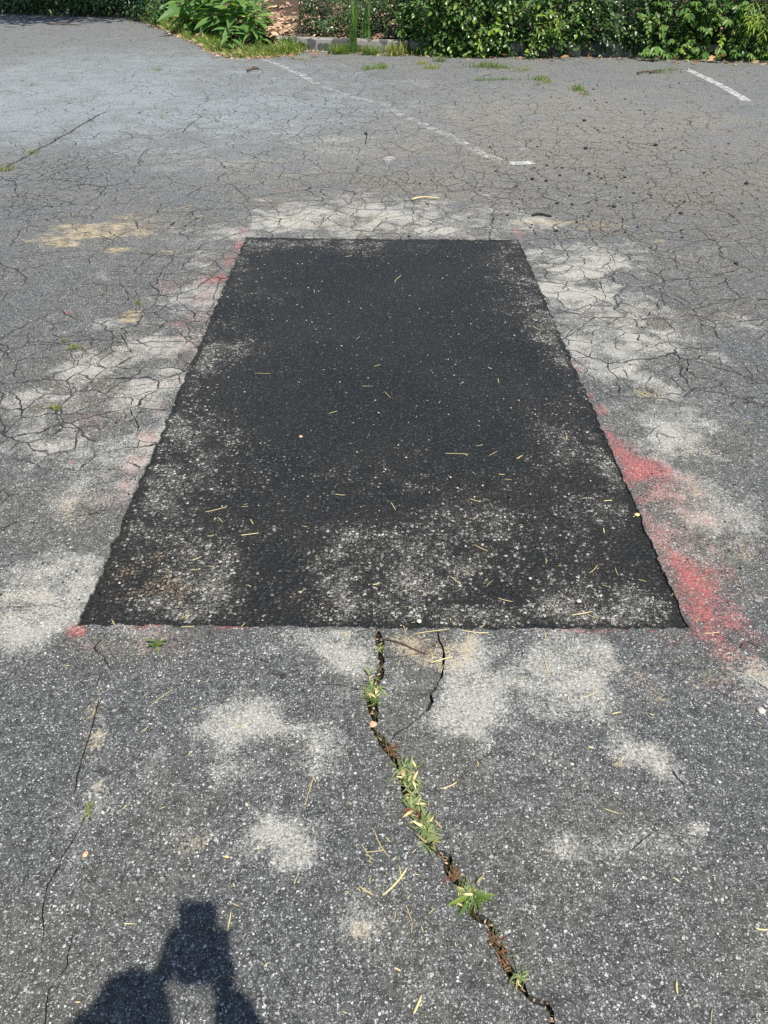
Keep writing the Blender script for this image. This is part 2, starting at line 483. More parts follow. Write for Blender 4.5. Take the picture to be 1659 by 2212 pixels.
RED_POLYS = [
    ([(1312, 920), (1330, 925), (1345, 945), (1380, 985), (1440, 1005), (1470, 1040), (1400, 1042), (1368, 1052), (1345, 1020), (1325, 970)], .80, .05),
    ([(1398, 1130), (1425, 1160), (1462, 1178), (1500, 1200), (1555, 1250), (1578, 1330), (1585, 1395), (1540, 1392), (1500, 1372), (1478, 1310), (1440, 1220)], .86, .08)]
TAR = [(185, 262, 50, 12, .45), (250, 240, 60, 8, .4), (120, 300, 30, 8, .5), (420, 243, 120, 8, .28), (480, 200, 90, 8, .22), (1110, 470, 40, 3, .6), (830, 1430, 14, 10, .5), (870, 1350, 30, 6, .3)]
PALE = [(300, 200, 420, 70, .50), (120, 240, 260, 50, .45), (600, 250, 240, 40, .28), (200, 140, 300, 40, .30), (1000, 250, 500, 80, .14), (500, 330, 260, 40, .12)]
CRACKLE = [(120, 375, 150, 50, 1.0), (60, 430, 120, 40, .6), (350, 700, 280, 200, .40), (1300, 620, 250, 160, .42), (800, 420, 500, 70, .40), (1350, 330, 300, 90, .30), (900, 290, 500, 90, .28), (60, 900, 160, 200, .22), (700, 200, 400, 60, .24), (1500, 500, 200, 120, .3)]


def conv(b):
    px, py, rx, ry, s = b
    x, y = G(px, py)
    x1, _ = G(px + rx, py)
    _, ya = G(px, max(py - ry, -40))
    _, yb = G(px, py + ry)
    return x, y, x1 - x, (ya - yb) / 2, s * (.70 if 380 < py < 530 else .86 if py < 1300 else 1.0)


DUST = [(a, b, r1 * 1.25, r2 * 1.25, min(1.1, s * 1.15)) if b > 1375 and a > 350 else (a, b, r1, r2, s) for a, b, r1, r2, s in DUST]
WARM = [(1100, 350, 500, 150, .7), (1400, 300, 350, 150, .6), (700, 430, 300, 70, .6), (300, 620, 260, 160, .55), (250, 900, 200, 200, .4), (1450, 1200, 250, 220, .5), (300, 1400, 260, 80, .5), (1400, 650, 260, 150, .3)]
LISTS = {k: [conv(b) for b in L] for k, L in (('dust', DUST), ('sand', SAND), ('red', REDB), ('tar', TAR), ('pale', PALE), ('crackle', CRACKLE), ('warm', WARM))}
RPOLY = [([G(*p) for p in P], s, w) for P, s, w in RED_POLYS]


def in_poly(x, y, P):
    r = np.zeros(x.shape, bool)
    n = len(P)
    for i in range(n):
        x1, y1 = P[i]
        x2, y2 = P[(i + 1) % n]
        if y1 == y2:
            continue
        c = ((y1 > y) != (y2 > y)) & (x < (x2 - x1) * (y - y1) / (y2 - y1) + x1)
        r ^= c
    return r


def seg_dist(x, y, P, closed=True):
    d = np.full(x.shape, 1e9)
    n = len(P)
    for i in range(n if closed else n - 1):
        x1, y1 = P[i]
        x2, y2 = P[(i + 1) % n]
        dx, dy = x2 - x1, y2 - y1
        L = dx * dx + dy * dy + 1e-12
        t = np.clip(((x - x1) * dx + (y - y1) * dy) / L, 0, 1)
        d = np.minimum(d, np.hypot(x - x1 - t * dx, y - y1 - t * dy))
    return d


def stains(x, y):
    wx = (fbm(x * 6, y * 6, 3, 6) - .5) * 1.5 + (fbm(x * 2.3, y * 2.3, 13, 3) - .5) * 1.3
    wy = (fbm(x * 17 + 50, y * 17, 5, 4) - .5) * 1.1
    out = {}
    for k, L in LISTS.items():
        a = np.zeros(x.shape)
        for bx, by, rx, ry, s in L:
            m = np.nonzero((np.abs(x - bx) < rx * 2) & (np.abs(y - by) < ry * 2))[0]
            if len(m) == 0:
                continue
            u = (x[m] - bx) / rx
            v = (y[m] - by) / ry
            r = np.sqrt(u * u + v * v) + (wx[m] + wy[m]) * .9
            val = s * (1 - sstep(.15, 1.65, r))
            a[m] = np.maximum(a[m], val) if k in ('red', 'tar', 'sand') else 1 - (1 - a[m]) * (1 - val)
        out[k] = a
    for P, s, w in RPOLY:
        xs_, ys_ = [p[0] for p in P], [p[1] for p in P]
        m = np.nonzero((x > min(xs_) - .3) & (x < max(xs_) + .3) & (y > min(ys_) - .3) & (y < max(ys_) + .3))[0]
        if len(m) == 0:
            continue
        xx, yy = x[m] + wx[m] * .06, y[m] + wy[m] * .06
        sd = seg_dist(xx, yy, P) * np.where(in_poly(xx, yy, P), 1, -1)
        out['red'][m] = np.maximum(out['red'][m], s * sstep(-w, w * 1.2, sd))
    base = fbm(x * 1.1, y * 1.1, 21, 5)
    near_patch = np.exp(-np.maximum(np.maximum(np.abs(x) - 1.0, np.abs(y - 3.0) - 1.8), 0) / .65)
    out['dust'] = np.clip(out['dust'] * (.75 + .5 * fbm(x * 5, y * 5, 8)) + .42 * near_patch * sstep(.34, .66, fbm(x * 3.2, y * 3.2, 31)) + .10 * sstep(.5, .75, base), 0, 1.1)
    out['pale'] = np.clip(out['pale'] * (.6 + .8 * base) + .34 * sstep(2.5, 8, y), 0, 1)  # paler with distance: weathering, plus grazing sheen put into the colour
    near_e = np.nonzero((np.abs(x) < 1.1) & (y > 1.2) & (y < 5.1))[0]
    if len(near_e) and 'PATCH_POLY' in globals():
        de = seg_dist(x[near_e], y[near_e], PATCH_POLY)
        out['tar'][near_e] = np.maximum(out['tar'][near_e], .75 * np.exp(-de / .014) * sstep(.45, .68, fbm(x[near_e] * 9, y[near_e] * 9, 91, 5)))
    out['crackle'] = np.clip(out['crackle'] + .16 * sstep(1.5, 3.5, y), 0, 1)
    return out


# ------------------------------------------------------------ cutting cracks and the patch out of the ground sheet
def wobble(P, step, amp, sc_, seed, closed=True):
    out = []
    n = len(P)
    for i in range(n if closed else n - 1):
        a = np.array(P[i], float)
        b = np.array(P[(i + 1) % n], float)
        L = np.linalg.norm(b - a)
        k = max(1, int(round(L / step)))
        nx = np.array([-(b - a)[1], (b - a)[0]]) / max(L, 1e-9)
        for j in range(k):
            p = a + (b - a) * j / k
            f = 0 if (j == 0 and not closed and i == 0) else 1
            d = (mnoise.noise(Vector((p[0] * sc_, p[1] * sc_, seed))) * .65 + mnoise.noise(Vector((p[0] * sc_ * 3.1, p[1] * sc_ * 3.1, seed + 7))) * .35) * amp * 2 * f
            out.append(tuple(p + nx * d))
    if not closed:
        out.append(tuple(P[-1]))
    return out


def crack_poly(line, w, seed, taper0=1.0, taper1=.15):
    pts = wobble(line, .014, .005, 22, seed, closed=False)
    n = len(pts)
    Lp, Rp = [], []
    for i, p in enumerate(pts):
        a = np.array(pts[max(i - 2, 0)])
        b = np.array(pts[min(i + 2, n - 1)])
        d = b - a
        d = d / max(np.linalg.norm(d), 1e-9)
        nrm = np.array([-d[1], d[0]])
        t = i / max(n - 1, 1)
        tp = min(1, taper0 + t * 6) * min(1, taper1 + (1 - t) * 6)
        ww = w * .5 * tp * (.45 + 1.1 * abs(mnoise.noise(Vector((p[0] * 17, p[1] * 17, seed + 3.3)))) + .35 * random.random())
        Lp.append(tuple(np.array(p) + nrm * ww * random.uniform(.7, 1.2)))
        Rp.append(tuple(np.array(p) - nrm * ww * random.uniform(.7, 1.2)))
    return pts, Lp + Rp[::-1]


CR = [  # width, points
    (.020, [(818, 1340), (815, 1362), (822, 1390), (820, 1410), (826, 1430), (822, 1455), (812, 1480), (806, 1500), (804, 1530), (812, 1555), (803, 1575), (820, 1592), (838, 1615), (852, 1640), (864, 1668), (880, 1692), (888, 1722), (903, 1760), (920, 1805), (942, 1840), (965, 1853), (972, 1879), (976, 1897), (998, 1912), (1012, 1952), (1030, 1977), (1060, 1995), (1063, 2035), (1085, 2054), (1092, 2079), (1107, 2101), (1125, 2127), (1140, 2152), (1176, 2170), (1191, 2189), (1196, 2212), (1202, 2260), (1190, 2300)]),
    (.007, [(842, 1606), (852, 1590), (878, 1572), (895, 1555), (925, 1535), (936, 1515), (930, 1500), (945, 1480), (955, 1450), (958, 1420), (954, 1400), (948, 1385), (946, 1350)]),
    (.006, [(828, 1420), (870, 1418), (905, 1411), (925, 1404), (940, 1390), (952, 1384)]),
    (.004, [(800, 1490), (770, 1488), (720, 1480), (680, 1478)]),
    (.004, [(600, 1440), (560, 1425), (520, 1418), (470, 1412), (425, 1398)]),
    (.006, [(-40, 1314), (0, 1313), (60, 1312), (100, 1308), (150, 1312), (178, 1309)]),
    (.005, [(-30, 1010), (0, 1004), (47, 995), (77, 1003), (88, 1012), (146, 1015), (226, 1015), (255, 1017), (303, 1015)]),
    (.004, [(260, 1352), (230, 1370), (205, 1400), (225, 1420), (235, 1440), (215, 1460), (205, 1490)]),
    (.005, [(212, 1508), (205, 1545), (196, 1580), (190, 1612), (175, 1640), (166, 1690), (160, 1722)]),
    (.0035, [(192, 1749), (167, 1803), (134, 1849), (104, 1912), (88, 1979), (92, 2020), (88, 2050)]),
    (.0035, [(158, 2016), (144, 2083), (104, 2141), (100, 2191), (96, 2240)]),
    (.004, [(0, 1440), (60, 1425), (110, 1400), (150, 1375), (172, 1362)]),
    (.005, [(1420, 832), (1440, 822), (1465, 815), (1480, 808), (1488, 790), (1484, 775), (1510, 768), (1555, 772), (1558, 795)]),
    (.005, [(1484, 775), (1465, 770)]),
    (.005, [(1278, 600), (1296, 608), (1300, 625), (1308, 640), (1300, 655), (1285, 662)]),
    (.005, [(1200, 660), (1230, 655), (1262, 648), (1285, 640), (1290, 652), (1270, 668), (1252, 682)]),
    (.005, [(1425, 645), (1418, 662), (1400, 680), (1392, 692), (1400, 705)]),
    (.005, [(1310, 540), (1322, 555), (1330, 570)]),
    (.005, [(540, 700), (505, 720), (470, 755), (455, 765), (430, 750), (405, 735), (390, 720), (372, 705)]),
    (.004, [(470, 755), (440, 790), (420, 808), (380, 808)]),
    (.005, [(262, 660), (278, 648), (276, 632), (258, 612), (275, 607), (300, 604), (322, 598)]),
    (.005, [(275, 607), (255, 605), (220, 612), (190, 622)]),
    (.005, [(258, 720), (285, 715), (320, 718)]),
    (.005, [(258, 720), (270, 735), (275, 748), (285, 765)]),
    (.004, [(345, 840), (315, 870), (300, 895), (278, 912)]),
    (.005, [(280, 880), (290, 905), (300, 918), (290, 945)]),
    (.004, [(240, 905), (215, 931), (180, 935), (100, 925)]),
    (.004, [(150, 740), (152, 762), (160, 780), (160, 795)]),
    (.006, [(480, 575), (500, 580), (520, 592), (500, 600)]),
    (.006, [(555, 690), (480, 680), (400, 676)]),
    (.005, [(300, 560), (330, 552), (345, 540)]),
    (.005, [(1820, 1530), (1680, 1500), (1640, 1478), (1632, 1462)]),
    (.005, [(1480, 1700), (1462, 1680), (1452, 1662)]),
    (.004, [(1415, 1795), (1390, 1812), (1360, 1840)]),
]
PATCH_PX = [(531, 513), (820, 516), (1120, 518), (1490, 1357), (1100, 1358), (860, 1357), (500, 1352), (300, 1350), (166, 1352)]
PATCH_POLY = wobble([G(*p) for p in PATCH_PX], .009, .008, 26, 4.2)
CRACKS = []
for i, (w, L) in enumerate(CR):
    CRACKS.append((w, *crack_poly([G(*p) for p in L], w, i * 3.7, 1.0 if i == 0 else .3)))
FAR_CR = [
    (.034, [(-8, 371), (30, 352), (62, 336), (85, 320), (110, 310), (130, 296), (150, 287), (165, 276), (190, 262), (215, 247), (240, 239), (270, 236)]),
    (.014, [(-6, 283), (60, 285), (150, 288), (230, 288), (330, 293), (400, 289)]),
    (.014, [(393, 288), (402, 276), (415, 266), (428, 257)]),
    (.012, [(640, 293), (655, 280), (668, 270)]),
    (.012, [(790, 312), (792, 290), (790, 282)]),
]
FAR_CRACKS = [(w, *crack_poly([G(*p) for p in L], w, 200 + i * 3.1, .4)) for i, (w, L) in enumerate(FAR_CR)]
FAR_CUTS = [c_[2] for c_ in FAR_CRACKS]
CUTS = [PATCH_POLY] + [c[2] for c in CRACKS]


def cut_sheet(xs, ys, cuts, inside=None):
    """grid sheet with outlines cut out (or, with inside, only the area within one outline)"""
    nx, ny = len(xs), len(ys)
    X, Y = np.meshgrid(xs, ys)
    X, Y = X.ravel(), Y.ravel()
    cell = xs[1] - xs[0]
    bad = np.zeros(nx * ny, bool)
    if inside is not None:
        bad |= ~in_poly(X, Y, inside)
        cuts_ = [inside]
    else:
        cuts_ = cuts
    for P in cuts_:
        px = np.array([p[0] for p in P])
        py = np.array([p[1] for p in P])
        m = np.nonzero((X > px.min() - .05) & (X < px.max() + .05) & (Y > py.min() - .05) & (Y < py.max() + .05))[0]
        if len(m) == 0:
            continue
        if inside is None:
            bad[m] |= in_poly(X[m], Y[m], P)
        # near the outline
        ii = np.clip(((px - xs[0]) / cell).astype(int), 0, nx - 1)
        jj = np.clip(((py - ys[0]) / cell).astype(int), 0, ny - 1)
        # points of long edges too
        for k in range(len(P)):
            a, b = np.array(P[k]), np.array(P[(k + 1) % len(P)])
            L = np.linalg.norm(b - a)
            for t in np.linspace(0, 1, max(2, int(L / cell * 2) + 1)):
                q = a + (b - a) * t
                i0 = int((q[0] - xs[0]) / cell)
                j0 = int((q[1] - ys[0]) / cell)
                for dj in (0, 1):
                    for di in (0, 1):
                        i1, j1 = i0 + di, j0 + dj
                        if 0 <= i1 < nx and 0 <= j1 < ny:
                            bad[j1 * nx + i1] = True
    bad2 = bad.reshape(ny, nx)
    badf = bad2[:-1, :-1] | bad2[1:, :-1] | bad2[:-1, 1:] | bad2[1:, 1:]
    J, I = np.nonzero(~badf)
    q = np.stack([J * nx + I, J * nx + I + 1, (J + 1) * nx + I + 1, (J + 1) * nx + I], 1)
    verts = [X, Y]
    # loop round the removed cells
    used = np.zeros(nx * ny, bool)
    used[q.ravel()] = True
    Jb, Ib = np.nonzero(badf)
    touch = np.zeros(nx * ny, bool)
    for dj in (0, 1):
        for di in (0, 1):
            touch[(Jb + dj) * nx + Ib + di] = True
    ring = np.nonzero(touch & ~bad)[0]
    idx = {int(g): k for k, g in enumerate(ring)}
    pts = [Vector((X[g], Y[g])) for g in ring]
    edges = []
    bset = badf
    for (j, i) in zip(Jb.tolist(), Ib.tolist()):
        for (dj, di, va, vb) in ((-1, 0, (j, i), (j, i + 1)), (1, 0, (j + 1, i), (j + 1, i + 1)), (0, -1, (j, i), (j + 1, i)), (0, 1, (j, i + 1), (j + 1, i + 1))):
            jj, ii = j + dj, i + di
            if not (0 <= jj < ny - 1 and 0 <= ii < nx - 1) or not bset[jj, ii]:
                ga, gb = va[0] * nx + va[1], vb[0] * nx + vb[1]
                if ga in idx and gb in idx:
                    edges.append((idx[ga], idx[gb]))
    for P in cuts_:
        P = [(min(max(p[0], xs[0]), xs[-1]), min(max(p[1], ys[0]), ys[-1])) for p in P]
        o = len(pts)
        pts += [Vector(p) for p in P]
        edges += [(o + k, o + (k + 1) % len(P)) for k in range(len(P))]
    cv, ce, cf, ov, _, _ = delaunay_2d_cdt(pts, edges, [], 0, 1e-6)
    cvx = np.array([v[0] for v in cv])
    cvy = np.array([v[1] for v in cv])
    tri = np.array([t for t in cf if len(t) == 3], int)
    cx = cvx[tri].mean(1)
    cy = cvy[tri].mean(1)
    gi = np.floor((cx - xs[0]) / cell).astype(int)
    gj = np.floor((cy - ys[0]) / (ys[1] - ys[0])).astype(int)
    ok = (gi >= 0) & (gj >= 0) & (gi < nx - 1) & (gj < ny - 1)
    ok[ok] &= badf[gj[ok], gi[ok]]
    if inside is not None:
        ok &= in_poly(cx, cy, inside)
    else:
        for P in cuts_:
            px = [p[0] for p in P]
            py = [p[1] for p in P]
            m = np.nonzero(ok & (cx > min(px)) & (cx < max(px)) & (cy > min(py)) & (cy < max(py)))[0]
            ok[m] &= ~in_poly(cx[m], cy[m], P)
    tri = tri[ok]
    # merge CDT points that are grid points
    remap = np.arange(len(cv)) + nx * ny
    for k, o in enumerate(ov):
        for oo in o:
            if oo < len(ring):
                remap[k] = ring[oo]
    tri = remap[tri]
    AX = np.concatenate([X, cvx])
    AY = np.concatenate([Y, cvy])
    keep = np.zeros(len(AX), bool)
    keep[q.ravel()] = True
    keep[tri.ravel()] = True
    new = -np.ones(len(AX), int)
    new[keep] = np.arange(keep.sum())
    q = new[q]
    tri = new[tri]
    # turn every triangle face-up
    ax, ay = AX[keep], AY[keep]
    cr = (ax[tri[:, 1]] - ax[tri[:, 0]]) * (ay[tri[:, 2]] - ay[tri[:, 0]]) - (ay[tri[:, 1]] - ay[tri[:, 0]]) * (ax[tri[:, 2]] - ax[tri[:, 0]])
    tri = np.where((cr < 0)[:, None], tri[:, ::-1], tri)
    # free edges inside the sheet (walls of the cracks)
    alle = {}
    for t in tri.tolist():
        for a, b in ((t[0], t[1]), (t[1], t[2]), (t[2], t[0])):
            alle[(a, b)] = 1
    gridset = set(new[ring].tolist())
    free = [(a, b) for (a, b) in alle if (b, a) not in alle and not (a in gridset and b in gridset)]
    return ax, ay, q.tolist() + tri.tolist(), free


H_ROAD = 0.0
ax, ay, faces, free = cut_sheet(np.arange(-2.9, 2.9001, .0116), np.arange(0.05, 5.9, .0116), CUTS)
az = np.zeros(len(ax))
nv = len(ax)
wv = {}
wx_, wy_ = [], []
for a, b in free:
    for k in (a, b):
        if k not in wv:
            wv[k] = nv + len(wx_)
            wx_.append(ax[k])
            wy_.append(ay[k])
    faces.append((b, a, wv[a], wv[b]))
AX = np.concatenate([ax, wx_])
AY = np.concatenate([ay, wy_])
AZ = np.concatenate([az, np.full(len(wx_), -.035)])
yend = float(ay[:nv].max())
xend = float(ax[:nv].max())
# farther sheet, coarser, and the rest of the lot
segs = []
o = len(AX)
bx2, by2, bf2, bfree = cut_sheet(np.arange(-9, 9.02, .045), np.arange(yend, yend + 5.0, .045), FAR_CUTS)
wmap = {}
ex, ey = [], []
for a_, b_ in bfree:
    for k in (a_, b_):
        if k not in wmap:
            wmap[k] = len(bx2) + len(ex)
            ex.append(bx2[k])
            ey.append(by2[k])
    bf2.append((b_, a_, wmap[a_], wmap[b_]))
faces += [tuple(i + o for i in f) for f in bf2]
AX = np.concatenate([AX, bx2, ex])
AY = np.concatenate([AY, by2, ey])
AZ = np.concatenate([AZ, np.zeros(len(bx2)), np.full(len(ex), -.035)])
o = len(AX)
fx = np.arange(-9, 9.02, .045)
fy = np.arange(float(by2.max()), 24.01, .07)
Xf, Yf = np.meshgrid(fx, fy)
nxf, nyf = len(fx), len(fy)
J, I = np.meshgrid(np.arange(nyf - 1), np.arange(nxf - 1), indexing='ij')
qf = np.stack([J * nxf + I, J * nxf + I + 1, (J + 1) * nxf + I + 1, (J + 1) * nxf + I], -1).reshape(-1, 4) + o
AX = np.concatenate([AX, Xf.ravel()])
AY = np.concatenate([AY, Yf.ravel()])
AZ = np.concatenate([AZ, np.zeros(Xf.size)])
faces += qf.tolist()


def add_rect(x0, y0, x1, y1, n=24):
    global AX, AY, AZ
    o = len(AX)
    gx, gy = np.meshgrid(np.linspace(x0, x1, n), np.linspace(y0, y1, n))
    AX = np.concatenate([AX, gx.ravel()])
    AY = np.concatenate([AY, gy.ravel()])
    AZ = np.concatenate([AZ, np.zeros(gx.size)])
    for j in range(n - 1):
        for i in range(n - 1):
            faces.append((o + j * n + i, o + j * n + i + 1, o + (j + 1) * n + i + 1, o + (j + 1) * n + i))


y0_ = 0.05
add_rect(-9, y0_, -2.9, yend, 60)
add_rect(xend, y0_, 9, yend, 60)
add_rect(-9, -12, 9, y0_, 60)
for r_ in ((-300, -300, -9, 300), (9, -300, 300, 300), (-9, -300, 9, -12), (-9, float(fy[-1]), 9, 300)):
    add_rect(*r_, 16)
gme = mesh_np('asphalt', np.stack([AX, AY, AZ], 1), faces)
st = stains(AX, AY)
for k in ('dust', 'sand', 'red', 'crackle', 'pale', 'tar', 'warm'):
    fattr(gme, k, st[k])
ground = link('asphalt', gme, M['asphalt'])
tag(ground, kind='structure', label='grey cracked car park asphalt with pale dust stains and red spray paint')

# the darker repair, set a few millimetres below the old surface
px_, py_, pf, _ = cut_sheet(np.arange(-1.5, 1.5001, .0116), np.arange(1.2, 5.3, .0116), None, PATCH_POLY)
pz_ = -.0012 - .0055 * (1 - sstep(1.5, 3.2, py_)) - .0035 * sstep(.45, .65, fbm(px_ * 4, py_ * 4, 55, 3))
pme = mesh_np('asphalt_patch', np.stack([px_, py_, pz_], 1), pf)
edge_d = seg_dist(px_, py_, PATCH_POLY)
w1 = fbm(px_ * 3.5, py_ * 3.5, 71, 5)
w2 = fbm(px_ * 9, py_ * 9, 77, 4)
x0n = px_ / .83
yn = (py_ - 1.46) / 3.25
dn = np.zeros(len(px_))
near = 1 - sstep(0, 1.25, py_ - 1.40)            # near edge
left = 1 - sstep(0, .55, edge_d + np.where(px_ < 0, 0, 9))
right = 1 - sstep(0, .52, edge_d + np.where(px_ > 0, 0, 9))
far = 1 - sstep(0, .55, 4.75 - py_)
dn = np.maximum.reduce([near * .56, left * .48, right * .46, far * .38])
dn = np.clip(dn * (0.30 + 1.25 * sstep(.30, .70, w1)) + .05 + .16 * sstep(.5, .75, w2) * sstep(1.2, .0, np.abs(x0n)) * sstep(.75, .1, yn), 0, 1)
dn *= 1 - .85 * (1 - sstep(.0, .012 + .05 * w2, edge_d)) * sstep(.36, .60, fbm(px_ * 6, py_ * 6, 99, 4) + .25 * (py_ < 1.56) + .12 * (px_ < 0))         # tarred seam stays black; near edge darkened further to imitate the step's shadow
PB = [(1010, 1330, 70, 22, .95), (730, 1320, 110, 26, .8), (1090, 1320, 50, 28, .85), (960, 1345, 50, 18, .8), (440, 1320, 90, 24, .7), (1230, 1330, 80, 26, .8), (1380, 1300, 90, 40, .7), (250, 1210, 60, 70, .6), (900, 1040, 60, 24, .55), (1190, 960, 60, 50, .5),
      (1330, 1020, 36, 50, .8), (1180, 900, 70, 50, .4), (420, 800, 40, 50, .6), (380, 930, 50, 40, .6), (480, 950, 60, 50, .35), (330, 1080, 60, 80, .55), (1150, 580, 50, 30, .45), (760, 575, 40, 8, .5), (580, 530, 80, 10, .5), (500, 600, 24, 50, .5), (1180, 640, 30, 60, .5), (1060, 1120, 60, 40, .45), (830, 1130, 120, 60, .35), (1220, 780, 20, 60, .5)]
pwx = (fbm(px_ * 9, py_ * 9, 3) - .5)
psand = np.zeros(len(px_))
for b in PB:
    bx, by, rx, ry, s = conv(b)
    r = np.sqrt(((px_ - bx) / rx) ** 2 + ((py_ - by) / ry) ** 2) + pwx * 1.8 + (w1 - .5) * 1.6
    dn = 1 - (1 - dn) * (1 - s * .62 * (1 - sstep(.2, 1.2, r)))
for b in [(310, 1260, 130, 70, .8), (1300, 1225, 40, 26, .8), (640, 1290, 60, 20, .6), (1110, 1290, 40, 30, .5), (400, 1190, 60, 30, .4), (1210, 940, 40, 40, .35)]:
    bx, by, rx, ry, s = conv(b)
    r = np.sqrt(((px_ - bx) / rx) ** 2 + ((py_ - by) / ry) ** 2) + pwx * 1.4
    psand = np.maximum(psand, s * (1 - sstep(.2, 1.2, r)))
fattr(pme, 'dust', dn)
fattr(pme, 'sand', psand)
patch = link('asphalt_patch', pme, M['patch'])
tag(patch, kind='structure', label='black rectangular asphalt repair patch with dusty edges')

# soil at the bottom of the cracks
for i, (w, line, poly) in enumerate(CRACKS + FAR_CRACKS):
    n = len(line)
    V, Fc = [], []
    for k, p in enumerate(line):
        a = np.array(line[max(k - 1, 0)])
        b = np.array(line[min(k + 1, n - 1)])
        d = (b - a) / max(np.linalg.norm(b - a), 1e-9)
        nr = np.array([-d[1], d[0]])
        for s in (-1, -.4, .4, 1):
            q = np.array(p) + nr * s * (w * 1.3 + .006)
            z = -.020 + .006 * mnoise.noise(Vector((q[0] * 60, q[1] * 60, 1))) + (.002 * (1 - abs(s)))
            V.append((q[0], q[1], z))
    for k in range(n - 1):
        for s in range(3):
            a = k * 4 + s
            Fc.append((a, a + 1, a + 5, a + 4))
    link('crack', mesh_np('crack', V, Fc), M['soil'], ground)

# ------------------------------------------------------------ painted bay lines (thin worn paint films on the asphalt)
def paint_line(pts, w, cover, label, seed):
    pts = wobble([G(*p) for p in pts], .05, .012, 9, seed, closed=False)
    V, Fc, E = [], [], []
    n = len(pts)
    cols = (-1, -.8, -.35, .35, .8, 1)
    for k, p in enumerate(pts):
        a, b = np.array(pts[max(k - 1, 0)]), np.array(pts[min(k + 1, n - 1)])
        d = (b - a) / max(np.linalg.norm(b - a), 1e-9)
        nr = np.array([-d[1], d[0]])
        end = min(1, k / 2, (n - 1 - k) / 2)
        for s in cols:
            q = np.array(p) + nr * s * w / 2
            V.append((q[0], q[1], .0035))
            E.append((1 if abs(s) < .9 else 0) * max(end, .0))
    c = len(cols)
    for k in range(n - 1):
        for s in range(c - 1):
            Fc.append((k * c + s, (k + 1) * c + s, (k + 1) * c + s + 1, k * c + s + 1))
    me = mesh_np('parking_line', V, Fc)
    fattr(me, 'edge', E)
    me.update()
    o = link('parking_line', me, paint_mat('worn_line_paint', cover), ground)
    o['label'] = label
    return o


paint_line([(566, 126), (610, 144), (655, 165), (690, 184)], .11, .24, 'broken white line running from the grass verge', 1)
paint_line([(690, 184), (730, 200), (775, 214), (832, 226), (872, 252)], .10, .20, 'almost worn away stretch of white line', 2)
paint_line([(872, 252), (930, 276), (985, 302), (1040, 332), (1092, 352)], .11, .20, 'patchy white line reaching the angled foot', 3)
paint_line([(1080, 352), (1120, 353), (1166, 351)], .13, .34, 'short bright foot of the bay line', 4)
paint_line([(1044, 157), (1074, 210), (1104, 277), (1138, 326), (1156, 350)], .12, .06, 'faded ghost of a second bay line', 5)
paint_line([(1478, 148), (1530, 172), (1580, 198), (1618, 222)], .12, .34, 'clean white line near the hedge', 6)
paint_line([(200, 88), (255, 84), (310, 80)], .10, .10, 'faint far white line', 7)
paint_line([(735, 138), (762, 150)], .09, .12, 'short faded dash near the kerb', 8)

# ------------------------------------------------------------ leaf and blade templates
def leaf_mesh(ratio=.5, fold=.18, curl=.15, tip=1.0, segs=4):
    """pointed leaf along +Y, one unit long, face up +Z"""
    V = [(0, 0, 0)]
    Fc = []
    for k in range(1, segs + 1):
        t = k / segs
        w = ratio * .5 * (math.sin(math.pi * t ** .8) ** .8 if k < segs else 0) * tip
        z = -curl * t * t
        if k < segs:
            V += [(-w, t, z + fold * w), (0, t, z), (w, t, z + fold * w)]
        else:
            V += [(0, t, z)]
    Fc += [(0, 2, 1), (0, 3, 2)]
    for k in range(segs - 2):
        a = 1 + k * 3
        b = a + 3
        Fc += [(a, a + 1, b + 1, b), (a + 1, a + 2, b + 2, b + 1)]
    a = 1 + (segs - 2) * 3
    e = len(V) - 1
    Fc += [(a, a + 1, e), (a + 1, a + 2, e)]
    return np.array(V), Fc


def blade_mesh(w=.03, bend=.5, segs=4):
    V, Fc = [], []
    for k in range(segs + 1):
        t = k / segs
        ww = w * (1 - t ** 1.6) * .5 + .001
        y = math.sin(t * bend * 1.5) / max(bend * 1.5, .01)
        z = math.cos(t * bend * 1.5)
        x0 = t
        V += [(-ww, 1 - math.cos(t * bend * 1.6), math.sin(min(t * (1.2 - .3 * bend), 1.5))), (ww, 1 - math.cos(t * bend * 1.6), math.sin(min(t * (1.2 - .3 * bend), 1.5)))]
    for k in range(segs):
        Fc.append((k * 2, k * 2 + 1, k * 2 + 3, k * 2 + 2))
    return np.array(V), Fc


def frame(pos, d, up, size, widen=1.0):
    """4x4: local +Y to d, local +Z near up"""
    d = Vector(d).normalized()
    x = d.cross(Vector(up))
    if x.length < 1e-4:
        x = d.cross(Vector((1, .3, .2)))
    x.normalize()
    z = x.cross(d)
    m = Matrix.Identity(4)
    for i in range(3):
        m[i][0] = x[i] * size * widen
        m[i][1] = d[i] * size
        m[i][2] = z[i] * size
        m[i][3] = pos[i]
    return m


def join(name, tmpls, mats, mat, parent=None, loc=(0, 0, 0), kind=None):
    """many copies of templates in one mesh, with a random number per copy"""
    VV, FF, RR = [], [], []
    o = 0
    for k, m in enumerate(mats):
        tv, tf = tmpls[k % len(tmpls)]
        A = np.array(m)
        VV.append(tv @ A[:3, :3].T + A[:3, 3] - np.array(loc))
        FF += [tuple(i + o for i in f) for f in tf]
        RR.append(np.full(len(tv), random.random()))
        o += len(tv)
    me = mesh_np(name, np.concatenate(VV), FF)
    fattr(me, 'rnd', np.concatenate(RR))
    ob = link(name, me, mat, parent)
    if parent is None:
        ob.location = loc
    if kind:
        ob['kind'] = kind
    return ob


_lm = {}


